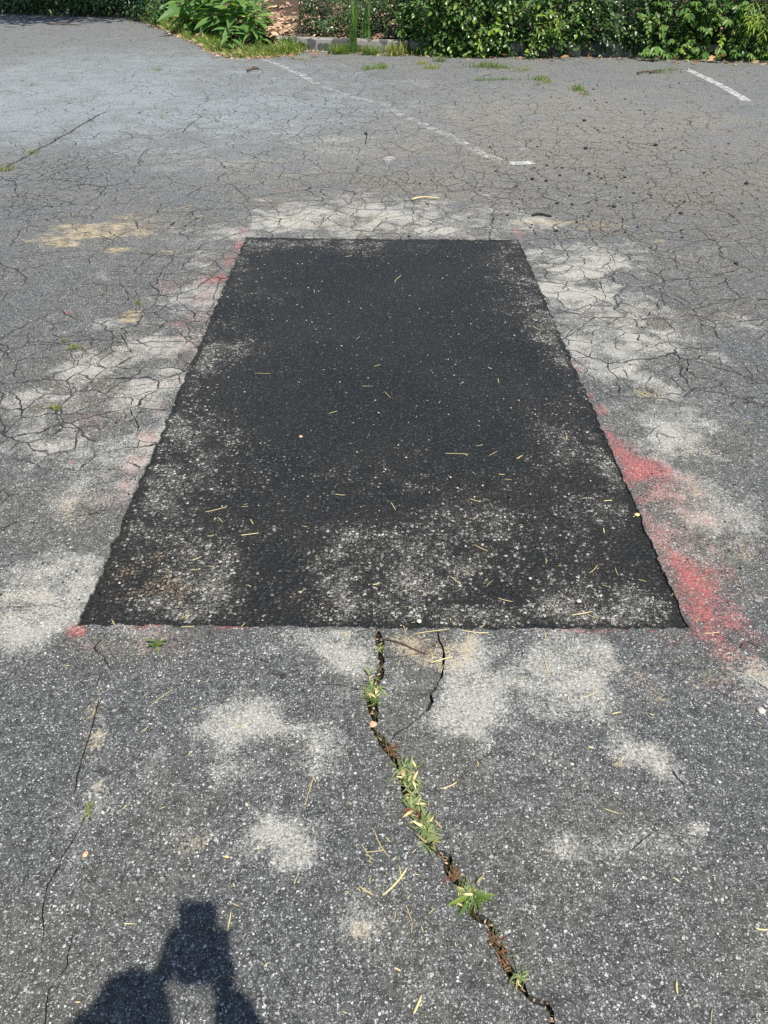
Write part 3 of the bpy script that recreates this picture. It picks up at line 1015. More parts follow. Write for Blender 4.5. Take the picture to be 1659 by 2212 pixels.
def leaf_parts(name, key, tmpls, mats, mat, parent, loc):
    """one object per leaf, sharing a few meshes"""
    if key not in _lm:
        _lm[key] = []
        for v, f in tmpls:
            me = mesh_np(key, v, f)
            me.materials.append(mat)
            _lm[key].append(me)
    T = Matrix.Translation(-Vector(loc))
    for k, m in enumerate(mats):
        o = D.objects.new(name, _lm[key][k % len(_lm[key])])
        COL.objects.link(o)
        o.parent = parent
        o.matrix_local = T @ m


def tube(bm, pts, r0, r1, n=5):
    pts = [Vector(p) for p in pts]
    prev = None
    L = len(pts)
    for i, p in enumerate(pts):
        d = (pts[min(i + 1, L - 1)] - pts[max(i - 1, 0)]).normalized()
        x = d.cross(Vector((.31, .2, .93)))
        if x.length < 1e-3:
            x = d.cross(Vector((1, 0, 0)))
        x.normalize()
        y = d.cross(x)
        r = r0 + (r1 - r0) * i / max(L - 1, 1)
        ring = [bm.verts.new(p + (x * math.cos(2 * math.pi * k / n) + y * math.sin(2 * math.pi * k / n)) * r) for k in range(n)]
        if prev:
            for k in range(n):
                bm.faces.new((prev[k], prev[(k + 1) % n], ring[(k + 1) % n], ring[k]))
        else:
            bm.faces.new(ring[::-1])
        prev = ring
    bm.faces.new(prev)


def bm_obj(name, bm, mat, parent=None, loc=None, smooth=True):
    me = D.meshes.new(name)
    if loc is not None:
        bmesh.ops.translate(bm, verts=bm.verts, vec=-Vector(loc))
    bm.to_mesh(me)
    bm.free()
    if smooth:
        me.polygons.foreach_set('use_smooth', [True] * len(me.polygons))
    o = link(name, me, mat, parent)
    if loc is not None and parent is None:
        o.location = loc
    return o


OVAL = [leaf_mesh(.55, .2, .18), leaf_mesh(.48, .3, .30), leaf_mesh(.62, .12, .05)]
LANCE = [leaf_mesh(.34, .25, .25), leaf_mesh(.30, .3, .45), leaf_mesh(.38, .2, .1)]
NARROW = [leaf_mesh(.20, .3, .3), leaf_mesh(.16, .3, .5), leaf_mesh(.22, .3, .15)]
BLADE = [blade_mesh(.045, .3), blade_mesh(.04, .65), blade_mesh(.05, .95)]
FINE = [blade_mesh(.03, .25, 3), blade_mesh(.026, .6, 3), blade_mesh(.03, .9, 3)]


def rv(s=1.0):
    return Vector((random.gauss(0, s), random.gauss(0, s), random.gauss(0, s)))


def sprig(p, d, L, n, size, out, twigs, droop=.3, palm=0):
    """leaves along a short shoot"""
    p = Vector(p)
    d = Vector(d).normalized()
    pts = [p.copy()]
    for k in range(4):
        d = (d + Vector((0, 0, -droop * .25)) + rv(.06)).normalized()
        p = p + d * L / 4
        pts.append(p.copy())
    twigs.append(pts)
    for k in range(n):
        t = (k + .6) / n * 3.999
        i = int(t)
        q = pts[i].lerp(pts[i + 1], t - i)
        dd = (pts[i + 1] - pts[i]).normalized()
        side = dd.cross(Vector((0, 0, 1)))
        if side.length < .1:
            side = Vector((1, 0, 0))
        side.normalize()
        s = 1 if k % 2 else -1
        ld = dd * .45 + side * s * .8 + Vector((0, 0, random.uniform(-.25, .25))) + rv(.18)
        if k == n - 1:
            ld = dd + rv(.15)
        up = Vector((0, -.45, .85)) + rv(.30)
        if palm:
            for a in range(5):
                an = (a - 2) * .62
                l2 = ld.normalized() * math.cos(an) + side * math.sin(an) + Vector((0, 0, -.25))
                out.append(frame(q + ld.normalized() * size * .5, l2, up, size * (1.15 - .16 * abs(a - 2)) * random.uniform(.85, 1.1)))
        else:
            out.append(frame(q, ld, up, size * random.uniform(.65, 1.15)))


def bush(name, label, cat, loc, sprigs, mat, tmpls, key, nparts=260, group=None, twig_mat=None, stems=()):
    """sprigs: list of (p, d, L, n, size, droop, palm)"""
    root = empty(name, loc)
    tag(root, label, cat, group)
    leaves, twigs = [], []
    for s in sprigs:
        sprig(s[0], s[1], s[2], s[3], s[4], leaves, twigs, s[5], s[6])
    # leaves that show largest become parts of their own
    vis = []
    for k, m in enumerate(leaves):
        t = m.translation
        ok = t.z < CAM_H - t.y * .062
        vis.append((0 if ok else 1, t.y + random.uniform(0, .12), k))
    vis.sort()
    front = [leaves[k] for _, _, k in vis[:nparts]]
    rest = [leaves[k] for _, _, k in vis[nparts:]]
    leaf_parts('leaf', key, tmpls, front, mat, root, loc)
    if rest:
        join('foliage', tmpls, rest, mat, root, loc, 'stuff')
    bm = bmesh.new()
    for t in twigs:
        tube(bm, [t[0], t[2], t[4]], .0035, .0015, 3)
    for st_ in stems:
        tube(bm, st_[0], st_[1], st_[1] * .5, 6)
    bm_obj('stem', bm, twig_mat or M['twig'], root, loc)
    return root


# ------------------------------------------------------------ planted bank behind the kerb
def front_y(x):
    xs_ = [-14, -8.6, -5.2, -2.9, -1.6, .2, .9, 1.9, 3.4, 4.6, 5.6, 9]
    ys_ = [19.9, 19.6, 18.6, 14.7, 13.7, 13.15, 12.95, 12.72, 12.72, 12.5, 12.3, 12.0]
    return float(np.interp(x, xs_, ys_))


bx_ = np.linspace(-9, 9, 120)
V, Fc = [], []
rows = [0, .06, .25, .6, 1.2, 2.2, 4.0, 7.0]
for x in bx_:
    fy0 = front_y(x) + .22
    for r_ in rows:
        prof = min(r_ / .10, 1) * .13 + .11 * min(r_, 3.0) * (1 if x > -5 else .4)
        z = prof + (.07 * mnoise.noise(Vector((x * 2.2, r_ * 2.2, 4))) if r_ > .1 else 0)
        if r_ == 0:
            z = -.02
        V.append((x, fy0 + r_, z))
nr_ = len(rows)
for i in range(len(bx_) - 1):
    for j in range(nr_ - 1):
        a = i * nr_ + j
        Fc.append((a, a + nr_, a + nr_ + 1, a + 1))
bank = link('planted_bank', mesh_np('planted_bank', V, Fc, True), M['mulch_soil'])
tag(bank, kind='structure')


def bank_z(x, y):
    r_ = y - front_y(x) - .22
    if r_ < 0:
        return 0.0
    return min(r_ / .10, 1) * .13 + .11 * min(r_, 3.0) * (1 if x > -5 else .4) + (.07 * mnoise.noise(Vector((x * 2.2, r_ * 2.2, 4))) if r_ > .1 else 0)


# kerb: two cast lengths and a buried one, with rounded arris
kroot = empty('kerb', (-.4, 13.4, 0))
tag(kroot, kind='structure', label='weathered concrete kerb along the planted bank')


def kerb_piece(x0, y0, x1, y1):
    a, b = Vector((x0, y0, 0)), Vector((x1, y1, 0))
    d = (b - a).normalized()
    nrm = Vector((-d.y, d.x, 0))
    prof = [(0, -.03), (0, .02), (.004, .10), (.010, .145), (.022, .160), (.040, .166), (.11, .168), (.135, .160), (.14, -.03)]
    bm = bmesh.new()
    n = max(3, int((b - a).length / .12))
    prev = None
    for i in range(n + 1):
        p = a.lerp(b, i / n)
        ring = []
        for k, (u, z) in enumerate(prof):
            j = .005 * mnoise.noise(Vector((p.x * 9 + k * 3, p.y * 9, z * 20)))
            ring.append(bm.verts.new(p + nrm * (u + j) + Vector((0, 0, z + j)) - kroot.location))
        if prev:
            for k in range(len(prof) - 1):
                bm.faces.new((prev[k], ring[k], ring[k + 1], prev[k + 1]))
        else:
            bm.faces.new(ring)
        prev = ring
    bm.faces.new(prev[::-1])
    bmesh.ops.recalc_face_normals(bm, faces=bm.faces)
    bm_obj('kerb_stone', bm, M['kerb'], kroot, smooth=False)


def kerb_line(pts):
    for k in range(len(pts) - 1):
        a, b = Vector(pts[k]), Vector(pts[k + 1])
        d = (b - a).normalized() * .006
        kerb_piece(a.x + d.x, a.y + d.y, b.x - d.x, b.y - d.y)


kerb_line([(-1.62, 13.62), (-.62, 13.36), (.16, 13.14), (.98, 12.98), (1.9, 12.86), (2.85, 12.84), (3.8, 12.78), (4.9, 12.58), (6.2, 12.34), (8.0, 12.1)])

# ------------------------------------------------------------ leaf litter and bark chips on the bank
CH = [leaf_mesh(.4, .1, .1, 1, 3), leaf_mesh(.25, .2, .2, 1, 3)]
mats_ = []
for k in range(5200):
    if k < 3400:
        x = random.uniform(-2.9, .3)
        y = front_y(x) + .26 + abs(random.gauss(0, 1.0))
    else:
        x = random.uniform(-8.8, 8)
        y = front_y(x) + .26 + abs(random.gauss(0, .7))
    an = random.uniform(0, 6.28)
    mats_.append(frame((x, y, bank_z(x, y) + .012), (math.cos(an), math.sin(an), random.uniform(-.25, .45)), Vector((0, -.3, 1)) + rv(.35), random.uniform(.04, .16)))
tag(join('leaf_litter', CH, mats_, M['chip'], kind='stuff'), kind='stuff')
# litter at the foot of the kerb and hedge
mats_ = []
for k in range(900):
    x = random.uniform(-1.7, 6.4) if k > 450 else random.uniform(-1.5, 1.3)
    y = front_y(x) - .16 + random.gauss(.05, .10)
    an = random.uniform(0, 6.28)
    mats_.append(frame((x, y, .008), (math.cos(an), math.sin(an), random.uniform(-.05, .35)), Vector((0, -.2, 1)) + rv(.3), random.uniform(.02, .065)))
tag(join('kerbside_litter', CH, mats_, M['chip'], kind='stuff'), kind='stuff')


# ------------------------------------------------------------ hedge: separate plants grown into one another
def hedge_sprigs(x0, x1, n, H, size, seed, depth=.30, palm=0, L=.22, nl=7, zmin=.05, bulge=.16, lowbias=.62):
    rs = random.Random(seed)
    out = []
    for k in range(n):
        x = rs.uniform(x0, x1)
        z = zmin + (H - zmin) * (rs.random() ** 1.3) if rs.random() > lowbias else rs.uniform(zmin, .8)
        edge = min(1, (x - x0 + .1) / .35, (x1 + .1 - x) / .35)
        hang = .10 * mnoise.noise(Vector((x * 3.1, z * 3.3, seed)))
        low = (.15 if x < .6 else .03) + .12 * mnoise.noise(Vector((x * 2.1, seed, 2)))
        if z < low and rs.random() < .75:
            continue
        if mnoise.noise(Vector((x * 2.9, z * 3.6, seed + 40))) < -.04 and rs.random() < .9:
            dep = .42 + rs.random() * .4
        else:
            dep = min(rs.expovariate(1 / depth * 2.2), .9)
        lump = .22 * mnoise.noise(Vector((x * 2.3, z * 2.6, seed + 3)))
        y = front_y(x) + (.22 if x < .6 else .10) - bulge * math.sin(min(z / H, 1) * math.pi * .9) * edge - hang - lump + dep
        d = Vector((rs.gauss(0, .55), -1 + rs.gauss(0, .4), rs.gauss(.05, .5)))
        out.append(((x, y, z), d, L * rs.uniform(.6, 1.3), nl, size * rs.uniform(.75, 1.25), rs.uniform(.2, .9), palm))
    return out


def stems_for(x0, x1, n, H):
    S = []
    for k in range(n):
        x = random.uniform(x0, x1)
        y = front_y(x) + random.uniform(.35, .9)
        p = Vector((x, y, .05))
        P = [p.copy()]
        for j in range(5):
            p = p + Vector((random.gauss(0, .10), random.gauss(-.03, .08), H / 5))
            P.append(p.copy())
        S.append((P, random.uniform(.008, .018)))
    return S


def hb(name, label, cat, x0, x1, n, H, size, seed, mat, tm, key, **kw):
    np_ = kw.pop('nparts', 280)
    loc = ((x0 + x1) / 2, front_y((x0 + x1) / 2) + .4, 0)
    return bush(name, label, cat, loc, hedge_sprigs(x0, x1, n, H, size, seed, **kw), M[mat], tm, key, np_, 'plants of the hedge along the car park', stems=stems_for(x0, x1, 7, H))


hb('privet_shrub', 'dark small leaved shrub behind the kerb beside the brown bark bank', 'shrub', -1.25, -.30, 420, 1.1, .055, 21, 'dark_leaf', LANCE, 'privet_leaf', zmin=.25, bulge=-.25, nparts=240)
hb('privet_shrub', 'thin dark shrub behind the tall grass clump on the kerb', 'shrub', -.35, .55, 380, 1.1, .055, 22, 'dark_leaf', LANCE, 'privet_leaf', zmin=.25, bulge=-.20, nparts=240)
hb('vine_hedge', 'leafy green vine spilling over the end of the kerb', 'hedge', .25, 1.75, 1150, 1.5, .072, 23, 'hedge_leaf', OVAL, 'vine_leaf', bulge=.26)
hb('vine_hedge', 'glossy vine mass with a few pale leaves above the dead leaves', 'hedge', 1.6, 2.9, 1000, 1.6, .066, 24, 'hedge_leaf', OVAL, 'vine_leaf', bulge=.12)
hb('shade_shrub', 'darkest small leaved shrub in the middle of the hedge', 'shrub', 2.75, 3.95, 980, 1.6, .058, 25, 'dark_leaf', OVAL, 'shade_leaf', bulge=.02)
hb('creeper', 'five leaflet creeper covering the hedge behind the clean white line', 'creeper', 3.75, 5.0, 260, 1.5, .095, 26, 'creeper_leaf', LANCE, 'creeper_leaf', palm=1, nl=3, L=.25, bulge=.10)
hb('vine_hedge', 'dark vine under the five leaflet creeper', 'hedge', 3.85, 5.2, 700, 1.6, .058, 27, 'dark_leaf', OVAL, 'shade_leaf', bulge=-.02, nparts=120)
hb('creeper', 'light green narrow leaved creeper at the far end of the hedge', 'creeper', 4.85, 7.2, 1200, 1.6, .075, 28, 'creeper_leaf', LANCE, 'light_creeper_leaf', bulge=.12)
hb('shade_shrub', 'shrub beyond the light green creeper', 'shrub', 7.0, 8.9, 500, 1.6, .07, 29, 'dark_leaf', OVAL, 'shade_leaf', bulge=.1, nparts=20)


def hanging(x, y, z0, z1, label, mat, key, size, seed, n=26, name='vine_strand', fw=.10, tm=OVAL):
    """a strand hanging from the hedge down to the ground"""
    rs = random.Random(seed)
    loc = (x, y, 0)
    root = empty(name, loc)
    tag(root, label, 'vine', 'vine strands hanging out of the hedge')
    pts = []
    for k in range(9):
        t = k / 8
        pts.append(Vector((x + .05 * math.sin(t * 4 + seed) + rs.gauss(0, .008), y + .02 - .20 * t ** .7 + rs.gauss(0, .01), z0 + (z1 - z0) * t)))
    L = []
    for k in range(n):
        t = rs.uniform(0, 7.99)
        i = int(t)
        q = pts[i].lerp(pts[i + 1], t - i)
        s = rs.choice((-1, 1))
        L.append(frame(q + Vector((s * fw * .3 * rs.random() ** 2, rs.gauss(-.01, .03), 0)), Vector((s * rs.uniform(.5, 1.1), -.35 + rs.gauss(0, .3), -.6 + rs.gauss(0, .35))), Vector((0, -.8, .6)) + rv(.5), size * rs.uniform(.5, 1.2)))
    leaf_parts('leaf', key, tm, L, M[mat], root, loc)
    bm = bmesh.new()
    tube(bm, pts, .004, .002, 5)
    bm_obj('stem', bm, M['twig'], root, loc)


hanging(.80, 12.93, .60, .02, 'long dark strand of paired leaves hanging to the ground past the kerb end', 'hedge_leaf', 'vine_leaf', .085, 1, 30)
hanging(1.22, 12.85, .45, .06, 'yellow green leafy strand beside the long dark strand', 'creeper_leaf', 'creeper_oval', .07, 2, 26)
hanging(1.36, 12.80, .62, .02, 'yellow green strand reaching the weeds at the hedge foot', 'bright_leaf', 'bright_leaf', .075, 3, 30)
hanging(1.08, 12.88, .40, .10, 'short green strand between the dark and the yellow green strands', 'creeper_leaf', 'creeper_oval', .07, 4, 18)
hanging(1.50, 12.72, .66, .30, 'round leaved pale strand high in the hedge', 'bright_leaf', 'bright_leaf', .085, 6, 18)
hanging(2.02, 12.66, .22, .02, 'small pale strand above the dead leaves', 'bright_leaf', 'bright_leaf', .06, 7, 10)
hanging(4.55, 12.42, .66, .04, 'thin yellowing strand with small leaves on the creeper', 'bright_leaf', 'bright_small', .05, 5, 44)
hanging(4.20, 12.48, .30, .02, 'pale green strand low on the creeper', 'bright_leaf', 'bright_leaf', .06, 8, 20)
hanging(5.35, 12.30, .34, .03, 'bright strand at the foot of the light green creeper', 'creeper_leaf', 'creeper_oval', .08, 9, 22)


# bright lance-leaved sprays high in the hedge
def spray(x, y, z, label, n, size, mat, key, tm, seed, name='leafy_spray', d0=(0, -1, -.3)):
    rs = random.Random(seed)
    S = []
    for k in range(n):
        S.append(((x + rs.gauss(0, .10), y + rs.gauss(0, .05), z + rs.gauss(0, .06)), Vector(d0) + rv(.5), .22, 7, size, .8, 0))
    bush(name, label, 'foliage', (x, y, 0), S, M[mat], tm, key, 200, 'bright sprays in the hedge', stems=[([(x, y + .5, .1), (x, y + .3, z * .6), (x, y, z)], .008)])


spray(2.25, 12.52, .55, 'yellow green narrow leaf spray above the glossy vine', 7, .09, 'bright_leaf', 'lance_bright', NARROW, 3)
spray(5.00, 12.25, .58, 'bright yellow green fine leaved spray over the creeper', 14, .10, 'bright_leaf', 'lance_bright', NARROW, 4)
spray(2.75, 12.58, .62, 'pale small spray against the darkest shrub', 5, .06, 'creeper_leaf', 'creeper_oval', OVAL, 5)
spray(3.55, 12.50, .52, 'mid green spray of small leaves right of the darkest shrub', 6, .07, 'creeper_leaf', 'creeper_oval', OVAL, 8)


def seedling(x, y, label, size, n, h, seed, mat='creeper_leaf', name='creeper_seedling', tm=LANCE, key='creeper_leaf'):
    rs = random.Random(seed)
    root = empty(name, (x, y, 0))
    tag(root, label, 'plant', 'seedlings at the foot of the hedge')
    L = []
    bm = bmesh.new()
    for k in range(n):
        ox, oy = rs.gauss(0, .09 if n > 2 else .01), rs.gauss(0, .03)
        hh = h * rs.uniform(.5, 1.1)
        top = Vector((x + ox * 1.6, y + oy - .05, hh))
        tube(bm, [(x + ox * .6, y + oy, 0), (x + ox, y + oy, hh * .6), top], .003, .002, 4)
        for a in range(5):
            an = (a - 2) * .7 + rs.gauss(0, .08)
            L.append(frame(top, (math.sin(an), -.5 - .2 * rs.random(), -.15 + .5 * math.cos(an) - .6), Vector((0, -.4, 1)), size * (1.1 - .15 * abs(a - 2))))
    leaf_parts('leaf', key, tm, L, M[mat], root, (x, y, 0))
    bm_obj('stem', bm, M['stem'], root, (x, y, 0))


seedling(3.78, 12.47, 'low clump of five leaflet seedlings in front of the dark shrub', .085, 9, .13, 4)
seedling(3.72, 12.42, 'large five leaflet seedling standing out against the dark hedge', .17, 1, .33, 2)
seedling(4.95, 12.28, 'pale clump of seedlings at the creeper foot', .08, 7, .16, 5)
seedling(4.60, 12.30, 'dusky three leaf seedling under the yellowing strand', .12, 1, .20, 6)
seedling(5.55, 12.18, 'bushy light green seedlings beyond the clean white line', .09, 9, .24, 7)


# ------------------------------------------------------------ broad-leaved weeds on the verge
def broad_weed(x, y, h, n, size, label, seed, spread=.5, mat='weed_leaf', z0=.12):
    rs = random.Random(seed)
    root = empty('broad_leaf_weed', (x, y, z0))
    tag(root, label, 'weed', 'broad leaved weeds on the grass verge')
    L = []
    bm = bmesh.new()
    top = Vector((x + rs.gauss(0, .04), y - .05, z0 + h))
    base = Vector((x, y, z0 - .03))
    tube(bm, [base, base.lerp(top, .5) + Vector((.02, .01, 0)), top], .011, .006, 6)
    for k in range(n):
        t = .10 + .90 * (k + .5) / n
        q = base.lerp(top, t)
        q = q + Vector((rs.gauss(0, .045), rs.gauss(0, .045), 0)) * (n > 20)
        an = k * 2.4 + rs.gauss(0, .2)
        rise = .75 * (t - .35) + rs.gauss(0, .15)
        d = Vector((math.cos(an), math.sin(an), rise))
        sz = size * (1.15 - .5 * abs(t - .45)) * rs.uniform(.8, 1.15)
        L.append(frame(q + Vector((math.cos(an), math.sin(an), 0)) * .02, d, Vector((0, -.2, 1)) + rv(.2), sz))
    leaf_parts('leaf', 'weed_leaf', WEED, L, M[mat], root, (x, y, z0))
    bm_obj('stem', bm, M['stem'], root, (x, y, z0))


WEED = [leaf_mesh(.36, .25, .35, 1, 6), leaf_mesh(.32, .3, .55, 1, 6), leaf_mesh(.40, .2, .2, 1, 6)]


def at(px, py, dy=0):
    x, y = G(px, py)
    return x, y + dy


for (px, py, h, n, size, lab, sd) in (
        (455, 84, .70, 40, .36, 'big leaved weed between the tallest and the dense weed', 11),
        (385, 62, .55, 30, .34, 'bushy weed on the driveway side of the tallest weed', 12),
        (530, 92, .62, 46, .26, 'lush weed between the leaning and the light green weed', 13),
        (420, 50, .8, 30, .34, 'tall weed far back behind the tallest weed', 14),
        (568, 92, .42, 34, .18, 'small yellow green weed nearest the bark bank', 15),
        (405, 78, .62, 20, .44, 'tallest broad leaved weed with a whorl of big drooping leaves', 1),
        (470, 92, .66, 40, .34, 'dense dark broad leaved weed in the middle of the verge', 2),
        (505, 96, .58, 34, .30, 'bushy weed leaning between the dense weed and the grass', 3),
        (548, 104, .50, 44, .22, 'light green small leaved weed beside the bark bank', 4),
        (520, 72, .75, 34, .30, 'broad leaved weed standing behind the others', 5),
        (440, 66, .66, 30, .32, 'weed at the back of the verge behind the tallest weed', 6),
        (495, 118, .24, 14, .22, 'low weed with a pale stem at the verge edge', 7),
        (360, 48, .40, 26, .26, 'weed at the far corner of the verge', 8),
        (335, 40, .5, 26, .28, 'farthest weed of the verge beside the dry leaves', 9)):
    x, y = at(px, py, .25)
    broad_weed(x, y, h, n, size, lab, sd, z0=.08)

# ------------------------------------------------------------ grass of the verge (uncountable) and separate clumps
EDGE = [G(*p) for p in ((288, 40), (320, 52), (360, 68), (400, 86), (436, 100), (448, 114), (490, 124), (545, 127), (600, 124), (650, 117))]


def verge_front(x):
    return float(np.interp(x, [e[0] for e in EDGE], [e[1] for e in EDGE]))


mats_, dry_ = [], []
while len(mats_) < 17000:
    x = random.uniform(EDGE[0][0], EDGE[-1][0])
    dy = abs(random.gauss(0, .50 if x < -2.6 else .34)) + random.choice((0, 0, -.06, -.12)) * random.random()
    rag = .10 * mnoise.noise(Vector((x * 6, 1, 2))) + .06 * mnoise.noise(Vector((x * 17, 1, 2)))
    y = verge_front(x) + dy + rag + .05
    dens = mnoise.noise(Vector((x * 2.4, y * 2.4, 9))) + .6 * mnoise.noise(Vector((x * 8, y * 8, 3)))
    if dens < -.04 and random.random() < .9:
        continue
    an = random.uniform(0, 6.28)
    z = max(0, min(bank_z(x, y), .14)) * min(1, max(dy, 0) / .3)
    s = random.uniform(.04, .17) * (.8 + .9 * dens) * (.45 + .55 * min(1, max(dy, 0) / .25))
    m = frame((x, y, z), (math.cos(an), math.sin(an), 0), (math.cos(an + 1) * .5, math.sin(an + 1) * .5, 1), s, random.uniform(1.0, 2.2))
    (dry_ if random.random() < .14 + .25 * (dy < .05) else mats_).append(m)
tag(join('verge_grass', BLADE, mats_, M['grass'], kind='stuff'), kind='stuff')
tag(join('dead_verge_grass', BLADE, dry_, M['straw'], kind='stuff'), kind='stuff')
mats_ = []
for k in range(500):
    x = random.uniform(EDGE[0][0], EDGE[-1][0])
    y = verge_front(x) + random.gauss(.02, .07)
    an = random.uniform(0, 6.28)
    mats_.append(frame((x, y, .012), (math.cos(an), math.sin(an), random.uniform(-.1, .4)), Vector((0, -.3, 1)) + rv(.35), random.uniform(.03, .08)))
tag(join('verge_litter', CH, mats_, M['chip'], kind='stuff'), kind='stuff')
mats_ = []
for k in range(4600):
    x = random.uniform(-1.35, 1.25)
    if mnoise.noise(Vector((x * 3, .5, 7))) < -.15 and random.random() < .8:
        continue
    y = front_y(x) + .12 - abs(random.gauss(0, .12))
    an = random.uniform(0, 6.28)
    mats_.append(frame((x, y, 0), (math.cos(an), math.sin(an), 0), (math.cos(an) * .4, math.sin(an) * .4, 1), .03 + .14 * random.random() ** 2, 1.5))
tag(join('kerb_foot_grass', BLADE, mats_, M['grass'], kind='stuff'), kind='stuff')


def tuft(px, py, w, d, n, h, label, mat='grass', name='grass_tuft', tm=None, seed=0, group='grass tufts growing out of the asphalt'):
    rs = random.Random(seed + int(px * 7 + py))
    x, y = G(px, py)
    root = empty(name, (x, y, 0))
    tag(root, label, 'grass tuft', group)
    L = []
    for k in range(n):
        ox, oy = rs.gauss(0, w * .45), rs.gauss(0, d * .45)
        an = rs.uniform(0, 6.28)
        lean = rs.uniform(.1, .8)
        L.append(frame((x + ox, y + oy, -.004), (math.cos(an), math.sin(an), -.2 * lean), (math.cos(an) * lean * .6, math.sin(an) * lean * .6, 1), h * rs.uniform(.5, 1.2), 1.8))
    k = min(n, 60)
    leaf_parts('blade', 'blade_' + mat, tm or BLADE, L[:k], M[mat], root, (x, y, 0))
    if n > k:
        join('blade', tm or BLADE, L[k:], M[mat], root, (x, y, 0), 'stuff')


for a in (
        (820, 148, .20, .16, 150, .085, 'bright pair of grass tufts on the asphalt nearest the kerb'),
        (790, 151, .10, .10, 60, .06, 'thin tuft joined to the bright pair near the kerb'),
        (912, 138, .12, .12, 90, .06, 'yellowed tuft close to the kerb end', 'dry_grass'),
        (930, 148, .14, .14, 110, .07, 'dry tuft in front of the yellowed one', 'dry_grass'),
        (952, 133, .12, .10, 80, .09, 'small green tuft under the long hanging strand'),
        (1050, 145, .26, .16, 220, .085, 'wide dark green weed patch at the hedge foot'),
        (1085, 147, .18, .14, 120, .07, 'patch of weeds beside the wide dark patch'),
        (1128, 152, .14, .12, 90, .06, 'sparse yellowish tuft near the weed patch', 'dry_grass'),
        (1045, 174, .18, .06, 130, .05, 'long low strip of grass along a crack'),
        (1090, 172, .18, .06, 120, .05, 'low strip of grass continuing the crack strip'),
        (1165, 172, .12, .14, 110, .07, 'upright tuft beyond the crack strips'),
        (1178, 178, .12, .12, 70, .06, 'smaller pale tuft touching the upright tuft', 'dry_grass'),
        (1162, 184, .06, .08, 50, .045, 'little tuft just in front of the upright tuft'),
        (1250, 195, .11, .12, 110, .07, 'bright lone tuft farther out on the asphalt'),
        (1264, 205, .06, .10, 50, .05, 'small tuft at the near side of the lone tuft'),
        (1420, 157, .18, .12, 110, .06, 'dark untidy tuft by the broken stick near the hedge'),
        (1450, 152, .12, .10, 60, .06, 'sparse tuft at the end of the clean white line'),
        (1490, 222, .06, .05, 26, .04, 'tiny sparse tuft beside the clean white line'),
        (1488, 200, .04, .05, 14, .03, 'faint tuft between the white line and the lone tuft'),
        (340, 152, .12, .10, 70, .05, 'small tuft in a crack on the pale asphalt'),
        (350, 256, .04, .08, 34, .04, 'tuft in the short crack left of the worn line'),
        (72, 331, .06, .10, 46, .045, 'small tuft in the wide diagonal crack'),
        (8, 368, .12, .06, 80, .06, 'yellow green tuft where the diagonal crack leaves the picture', 'dry_grass'),
        (130, 305, .03, .06, 20, .03, 'wisp of grass high in the diagonal crack'),
        (790, 285, .05, .05, 24, .025, 'small dark moss tuft in the middle of the lot'),
        (540, 293, .05, .04, 20, .02, 'low dark tuft beside the seam', 'dry_grass'),
        (280, 45, .22, .14, 60, .06, 'sparse tuft before the far verge corner', 'dry_grass'),
        (650, 130, .18, .10, 70, .06, 'yellowing tuft at the kerb start', 'dry_grass'),
        (470, 126, .08, .08, 30, .04, 'thin tuft by the verge bulge', 'dry_grass'),
        (735, 117, .16, .08, 120, .16, 'leafy grass tuft at the kerb foot left of the tall grass'),
        (800, 119, .14, .08, 110, .15, 'grass tuft at the kerb foot right of the tall grass'),
        (850, 121, .14, .08, 90, .20, 'thin grass tuft leaning on the kerb end', 'dry_grass'),
        (625, 108, .20, .12, 200, .22, 'rank grass clump hiding the start of the kerb'),
        (590, 118, .35, .16, 320, .16, 'thick grass clump between the white line and the kerb')):
    tuft(*a[:7], mat=(a[7] if len(a) > 7 else 'grass'))

# tall grass standing on the kerb
def tall_grass(x, y, z, n, h, label, seed):
    rs = random.Random(seed)
    root = empty('tall_grass', (x, y, z))
    tag(root, label, 'grass', 'tall grass clumps behind the kerb')
    L = []
    for k in range(n):
        an = rs.uniform(0, 6.28)
        lean = abs(rs.gauss(0, .45))
        L.append(frame((x + rs.gauss(0, .04), y + rs.gauss(0, .04), z), (math.cos(an), math.sin(an) - .2, 0), (math.cos(an) * lean, math.sin(an) * lean, 1), h * rs.uniform(.35, 1.1), .5 if rs.random() < .7 else .9))
    leaf_parts('blade', 'tall_blade', TALL, L, M['weed_leaf'], root, (x, y, z))


TALL = [blade_mesh(.035, .25, 6), blade_mesh(.04, .5, 6), blade_mesh(.03, .8, 6)]
tall_grass(-.45, 13.26, .02, 34, .85, 'tall grass clump growing through the kerb joint', 1)
tall_grass(-.28, 13.55, .15, 26, 1.0, 'taller grass stems behind the kerb joint', 2)
tall_grass(.25, 13.45, .14, 26, .9, 'grass stems beside the vine end of the kerb', 3)

# ------------------------------------------------------------ far shaded shrubs on the left
def far_bush(x0, x1, label, seed, n=260, H=1.4, name='far_shrub'):
    rs = random.Random(seed)
    S = []
    for k in range(n):
        x = rs.uniform(x0, x1)
        z = rs.uniform(.12, .55) if rs.random() < .6 else rs.uniform(.12, H)
        y = front_y(x) + .5 + .8 * abs(rs.gauss(0, .4)) - .25 * math.sin(min(z / H, 1) * 3) + .25 * mnoise.noise(Vector((x * 2, z * 3, seed)))
        S.append(((x, y, z), (rs.gauss(0, .6), -1, rs.gauss(-.2, .5)), .4, 8, .11, .6, 0))
    bush(name, label, 'shrub', ((x0 + x1) / 2, front_y((x0 + x1) / 2) + .8, 0), S, M['dark_leaf'], LANCE, 'far_leaf', 120, 'shaded shrubs at the far end of the lot')


